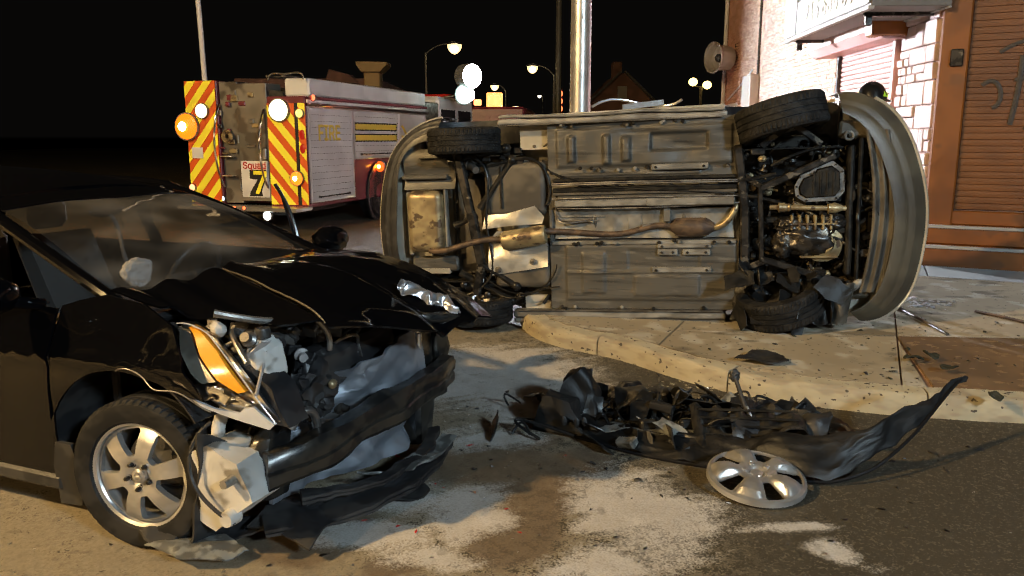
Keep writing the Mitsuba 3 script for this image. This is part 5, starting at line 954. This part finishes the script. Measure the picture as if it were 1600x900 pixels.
obj('shell', [rough(hullpts([(.24, 4.60, 0), (.52, 4.52, 0), (.55, 4.90, 0), (.28, 4.95, 0), (.30, 4.62, .27), (.44, 4.60, .35), (.50, 4.80, .31), (.34, 4.90, .22)]).subdivide().subdivide().subdivide(), .10, 5, 3), rough(hullpts([(.12, 4.46, .0), (.42, 4.32, .0), (.46, 4.56, .0), (.2, 4.66, .0), (.2, 4.5, .20), (.36, 4.44, .17), (.4, 4.58, .16), (.24, 4.64, .2)]).subdivide().subdivide().subdivide(), .05, 6, 9)], 'cover_black', lm, smooth=35)
obj('slot', [xf(lump((0, 0, 0), (.016, .006, .028), 1, .2, sub=2), trans(x, y, .10)) for x, y in ((.30, 4.355), (.37, 4.325), (.415, 4.335))], 'ink_black', lm)
shards = [('broken_grille', 'crumpled dark grille piece in the middle of the wreckage', [(.62, 4.52), (1.0, 4.40), (1.12, 4.62), (.86, 4.82), (.64, 4.74)], .16, 'oily_dark'),
          ('broken_lamp', 'smashed glossy headlamp unit among the wreckage', [(.56, 4.78), (.80, 4.70), (.92, 4.90), (.70, 5.02)], .14, 'black_gloss'),
          ('fender_liner', 'flattened black liner sheet near the kerb', [(.86, 4.92), (1.22, 4.70), (1.36, 4.86), (1.02, 5.16), (.82, 5.12)], .07, 'black_plastic'),
          ('splash_panel', 'black splash panel heaped behind the hubcap', [(1.20, 4.02), (1.62, 3.98), (1.80, 4.22), (1.60, 4.52), (1.28, 4.48)], .20, 'black_plastic'),
          ('plastic_sheet', 'long thin plastic strip lying before the liner lump', [(.44, 4.36), (1.02, 4.14), (1.30, 4.30), (.90, 4.44), (.5, 4.5)], .07, 'shard'),
          ('crushed_duct', 'crushed dark duct at the right of the wreckage', [(1.62, 4.24), (1.98, 4.10), (2.08, 4.30), (1.80, 4.5)], .10, 'oily_dark'),
          ('sidewalk_scrap', 'flat black scrap lying alone on the pavement', [(1.55, 5.38), (1.72, 5.30), (1.92, 5.30), (1.90, 5.54), (1.76, 5.60), (1.66, 5.46)], .05, 'black_plastic')]
for i, (nm, lb, poly, hh, m) in enumerate(shards):
    g = ground_plate(poly, .008, hh, 20 + i, .035, 4.0, .028)
    if nm == 'sidewalk_scrap': g.apply_translation((0, 0, .15))
    obj(nm, g, m, smooth=30, label=lb, category='car part')
k = thing('trim_strip', 'silver edged strut standing up out of the wreckage above the hubcap', 'car part')
obj('strut', tube([(1.40, 4.22, .02), (1.33, 4.32, .18), (1.28, 4.42, .36)], [.018, .015, .012], 8), 'black_plastic', k)
obj('knuckle', rough(lump((1.28, 4.42, .35), (.03, .022, .034), 3, .4, 3), .01, 9), 'black_plastic', k)
obj('silver_edge', tube([(1.385, 4.20, .03), (1.355, 4.235, .13), (1.325, 4.29, .21)], .007, 6), 'bright_steel', k)
for i, (p, r) in enumerate((([(.74, 4.62, .13), (.92, 4.58, .15), (1.20, 4.66, .10), (1.34, 4.60, .12)], .008), ([(.60, 4.46, .06), (.80, 4.56, .12), (1.0, 4.46, .12), (1.1, 4.56, .08)], .01), ([(.92, 4.72, .10), (1.05, 4.60, .14), (1.3, 4.52, .05)], .014))):
    obj('bent_wire', tube(spl(p, 20), r, 6), ('steel', 'black_plastic', 'oily_dark')[i], smooth=50, category='wire', label=('thin pale wire arching over the wreckage', 'black cable looped in front of the broken grille', 'dark tube bent across the middle of the wreckage')[i])
# hubcap
k = thing('hubcap', 'loose silver five spoke hubcap lying on the road against the wreckage', 'hubcap')
MH2 = trans(1.20, 3.67, .07) @ rot((0, 0, 1), 8) @ rot((1, 0, 0), 9)
obj('face', [wheel_face(.228, 5, .095, .018, .048, lambda r: .026 * (1 - (r / .228) ** 2) + .012 * np.sin(np.clip((r - .05) / .17, 0, 1) * np.pi) - .03 * np.exp(-(r / .04) ** 4), .008, .35, .019), lathe([(.214, .004), (.222, .010), (.236, .002), (.240, -.022), (.234, -.022), (.226, -.006)], 72)], 'alloy', k, MH2, 30)
obj('centre_cap', lathe([(0, .012), (.03, .01), (.038, .0), (.04, -.012), (0, -.012)], 28), 'alloy', k, MH2 @ trans(0, 0, .008))
obj('nut_cover', [xf(lathe([(0, .008), (.012, .008), (.015, 0), (.015, -.012), (0, -.012)], 10), trans(.062 * math.cos(a), .062 * math.sin(a), .028)) for a in np.arange(5) * 2 * np.pi / 5 + .35], 'alloy', k, MH2)
obj('spoke_ridge', [bar((.07 * math.cos(a), .07 * math.sin(a), .036), (.20 * math.cos(a), .20 * math.sin(a), .014), .012, .008) for a in np.arange(5) * 2 * np.pi / 5 + .35], 'alloy', k, MH2)
# near left corner: flap and clear shard under the tyre
obj('rubber_flap', rough(ground_plate([(-1.62, 3.18), (-1.50, 3.02), (-1.40, 2.96), (-1.36, 3.10), (-1.30, 3.22), (-1.5, 3.3)], .012, .10, 3, .03, 4.0), .01, 5), 'black_plastic', smooth=40, label='black plastic flap on the road under the front tyre', category='car part')
obj('lens_shard', ground_plate([(-1.50, 3.00), (-1.33, 2.90), (-1.15, 2.91), (-1.08, 3.0), (-1.2, 3.1), (-1.38, 3.1)], .005, .05, 8, .02, 5.0, .02), 'shard', smooth=30, label='cracked translucent lamp lens on the road at the bottom edge', category='car part')
obj('air_duct', ground_plate([(-1.22, 3.12), (-1.02, 3.10), (-.78, 3.30), (-.80, 3.42), (-1.0, 3.3), (-1.25, 3.24)], .008, .08, 12, .03, 4.0), 'black_plastic', smooth=30, label='black air duct scrap below the white washer tank', category='car part')
k = thing('lamp_stick', 'thin pale rod lying on the pavement beside the overturned nose', 'rod'); obj('shaft', tube([(3.56, 7.30, .165), (3.5, 6.7, .17), (3.46, 6.15, .165)], .014, 8), 'underbody_dark', k)
k = thing('dark_stick', 'short dark stick lying on the pavement at the picture edge', 'stick'); obj('shaft', tube([(4.17, 7.0, .165), (4.26, 6.75, .17), (4.5, 6.1, .165)], .013, 8), 'rust', k)
rnd = random.Random(77)
for i, (x, y, s) in enumerate(((2.81, 5.38, .075), (2.96, 5.42, .06), (2.92, 5.13, .06), (2.87, 4.52, .05))):
    obj('dirt_clod', rough(ground_plate([(x - s, y - s * .4), (x, y - s * .7), (x + s, y), (x + s * .3, y + s * .8), (x - s * .7, y + s * .5)], .01, .05, 30 + i, .015, 9., .015), .012, 16, i).apply_translation((0, 0, .15)), 'green_leaf', smooth=30, category='clod', group='dark clods on the pavement',
        label=('left one of the pair of dark clods on the joint of the brown slab', 'right one of the pair of dark clods on the joint of the brown slab', 'dark clod just below the pair on the brown slab', 'dark clod near the kerb beneath the others')[i])
def scatter(n, area, z, r0, r1, m, name, label, seed):
    rn = random.Random(seed); out = []
    for i in range(n):
        x, y = area(rn); r = math.exp(rn.uniform(math.log(r0), math.log(r1)))
        P = [(rn.gauss(0, r), rn.gauss(0, r), abs(rn.gauss(0, r * .45))) for _ in range(7)]
        try: g = hullpts(P)
        except Exception: continue
        v = np.array(g.vertices); g.vertices = v - [0, 0, v[:, 2].min()] + [x, y, z(x, y)]; out.append(g)
    obj(name, out, m, smooth=False, kind='stuff', label=label)
rn_ = random.Random(41); heap = [[], [], []]
for i in range(170):
    x, y = rn_.gauss(1.0, .45), rn_.gauss(4.52, .24)
    if y < 4.15 - .25 * (x - .6) or y > 5.2 - .45 * max(0, x - .9): continue
    h = max(.02, .20 * math.exp(-((x - 1.1) / .6) ** 2 - ((y - 4.45) / .3) ** 2)) * rn_.random() + .02; L = rn_.uniform(.04, .17); q = rn_.randrange(4)
    if q < 2: g = xf(rough(plate([(-L, -.3 * L), (L * .8, -.4 * L), (L, .2 * L), (.1 * L, .5 * L), (-.9 * L, .3 * L)], .005, .035), .03, 8, i), trans(x, y, h) @ rot((rn_.gauss(0, .5), rn_.gauss(0, .5), 1), rn_.uniform(0, 360)) @ rot((1, 0, 0), rn_.uniform(-50, 50)))
    elif q == 2: g = tube(spl([(x, y, h * .5), (x + rn_.uniform(-L, L), y + rn_.uniform(-L, L), h + .05), (x + rn_.uniform(-2, 2) * L, y + rn_.uniform(-1, 1) * L, .02)], 12), rn_.uniform(.004, .012), 6)
    else: g = xf(rough(box(-L * .5, L * .5, -L * .25, L * .25, -.02, .03, .01).subdivide(), .015, 9, i), trans(x, y, h) @ rot((rn_.gauss(0, .3), rn_.gauss(0, .3), 1), rn_.uniform(0, 360)))
    heap[rn_.choice([0, 0, 0, 0, 1, 1, 1, 2])].append(g)
for g, m_, l_ in zip(heap, ('cover_black', 'oily_dark', 'shard'), ('tangled black plastic fragments heaped behind the bumper cover', 'oily dark fragments mixed into the heap by the kerb', 'pale cracked fragments mixed into the heap by the kerb')):
    obj('wreck_debris', g, m_, smooth=30, kind='stuff', label=l_)
onw = lambda x, y: .152 if WALK.contains(Polygon([(x, y), (x + .01, y), (x, y + .01)])) else .001
scatter(260, lambda r: (r.gauss(1.2, .75), r.gauss(4.5, .55)), onw, .004, .018, 'black_plastic', 'plastic_debris', 'small black crumbs scattered around the wreckage', 3)
scatter(150, lambda r: (r.uniform(1.0, 4.2), r.uniform(4.9, 7.2)), onw, .004, .016, 'green_leaf', 'dirt_debris', 'dark crumbs scattered over the pavement', 4)
scatter(230, lambda r: (r.gauss(1.2, .12), r.gauss(5.2, .1)) if r.random() < .5 else (r.uniform(-2.2, 2.4), r.uniform(2.9, 5.2)), onw, .003, .009, 'chrome', 'glass_debris', 'glittering broken glass along the gutter', 5)
scatter(120, lambda r: (r.gauss(3.75, .18), r.gauss(7.45, .14)), onw, .006, .022, 'lamp_clear', 'lens_debris', 'clear lamp fragments heaped by the overturned nose', 6)
scatter(14, lambda r: (r.uniform(-.9, .3), r.uniform(3.1, 4.3)), onw, .004, .012, 'red_glass', 'red_debris', 'red lens crumbs before the black saloon', 7)
# ------------------------------------------------------------------ firefighter behind the overturned nose
pn = thing('person', 'person in a dark helmet with yellow green reflective triangles standing behind the overturned car', 'person')
MPn = trans(3.30, 7.5, .15) @ rot((0, 0, 1), 68)
def limb(pts):
    hs = []
    for (a, ra), (b, rb_) in zip(pts[:-1], pts[1:]):
        A_ = m3.Manifold.sphere(ra, 20).translate(tuple(a)); B_ = m3.Manifold.sphere(rb_, 20).translate(tuple(b)); hs.append(m3.Manifold.batch_hull([A_, B_]))
    return hs
# x: the way the person faces, y: left, z: up
parts = limb([((0, 0, 1.02), .17), ((.0, 0, 1.25), .16), ((.03, 0, 1.52), .15)]) + limb([((.0, -.17, 1.58), .09), ((.0, .17, 1.58), .09)]) + limb([((.03, 0, 1.6), .075), ((.06, 0, 1.76), .06)])
for sg in (-1, 1):
    parts += limb([((0, sg * .10, .98), .115), ((.05, sg * .13, .53), .075), ((0, sg * .14, .10), .055), ]) + limb([((0, sg * .14, .06), .055), ((.17, sg * .15, .045), .045)])
    parts += limb([((0, sg * .22, 1.56), .078), ((.04, sg * .30, 1.26), .058), ((.22, sg * .24, 1.08), .044)]) + limb([((.24, sg * .235, 1.07), .042), ((.30, sg * .225, 1.05), .036)])
    for f in range(4): parts += limb([((.31, sg * (.20 + .017 * f), 1.055), .011), ((.36 - .004 * abs(f - 1.5), sg * (.195 + .019 * f), 1.035), .010), ((.385 - .006 * abs(f - 1.5), sg * (.195 + .019 * f), 1.005), .009)])
    parts += limb([((.27, sg * .20, 1.06), .015), ((.315, sg * .165, 1.03), .012), ((.345, sg * .165, 1.01), .010)])
b_ = m3.Manifold.batch_boolean(parts, m3.OpType.Add).refine_to_length(.02)
bm_ = tm(b_); trimesh.smoothing.filter_taubin(bm_, iterations=8)
obj('turnout_body', bm_, 'coat', pn, MPn, True)
hd_ = lump((.07, 0, 1.83), (.098, .078, .118), 0, 0, sub=4); v = np.array(hd_.vertices); q = v - [.07, 0, 1.83]
v[:, 0] += .022 * np.exp(-((q[:, 1] / .018) ** 2 + ((q[:, 2] + .012) / .03) ** 2)) * (q[:, 0] > .05) - .010 * sum(np.exp(-(((q[:, 1] - s * .032) / .018) ** 2 + ((q[:, 2] - .015) / .014) ** 2)) for s in (-1, 1)) * (q[:, 0] > .03) + .006 * np.exp(-((q[:, 1] / .03) ** 2 + ((q[:, 2] + .055) / .008) ** 2)) * (q[:, 0] > .05)
hd_.vertices = v
hh_ = obj('head', [hd_] + [lump((.06, s * .08, 1.83), (.022, .012, .034), 1, .1, sub=2) for s in (-1, 1)], 'skin', pn, MPn, True)
obj('eye', [lump((.158, s * .032, 1.845), (.008, .012, .007), 0, 0, sub=2) for s in (-1, 1)], 'ink_black', hh_, MPn)
dome = lathe([(0, .16), (.05, .153), (.095, .125), (.122, .07), (.13, .0), (.125, -.005), (0, .0)], 36)
hm = obj('helmet', [xf(dome, basis((.05, 0, 1.885), (1.2, 0, 0), (0, 1, 0), (0, 0, 1))), xf(lathe([(.12, .012), (.17, .0), (.185, -.012), (.17, -.008), (.12, .0)], 36), basis((.03, 0, 1.885), (1.32, 0, .02), (0, 1, 0), (0, 0, 1)))] + [tube([(.05 + .15 * math.cos(a) * math.sin(p), .126 * math.sin(a) * math.sin(p), 1.888 + .165 * math.cos(p)) for p in np.linspace(.1, 1.5, 8)], .006, 6) for a in np.arange(8) * .785], 'black_gloss', pn, MPn, 35)
obj('front_shield', plate([(-.03, 0), (.03, 0), (.035, .09), (0, .12), (-.035, .09)], .006), 'script_red', hm, MPn @ basis((.20, 0, 1.90), (0, 1, 0), (-.3, 0, .95), (.95, 0, .3)), smooth=False)
for a in (-2.2, -1.75, -1.3, -.85, .85, 1.4, 2.0):
    c_, s_ = math.cos(a), math.sin(a)
    obj('reflective_triangle', plate([(-.024, -.02), (.024, -.02), (0, .03)], .004), 'reflective', hm, MPn @ basis((.05 + .157 * c_, .131 * s_, 1.935), (-s_, c_, 0), (-.22 * c_, -.22 * s_, .975), (c_ * .97, s_ * .97, .2)), smooth=False)
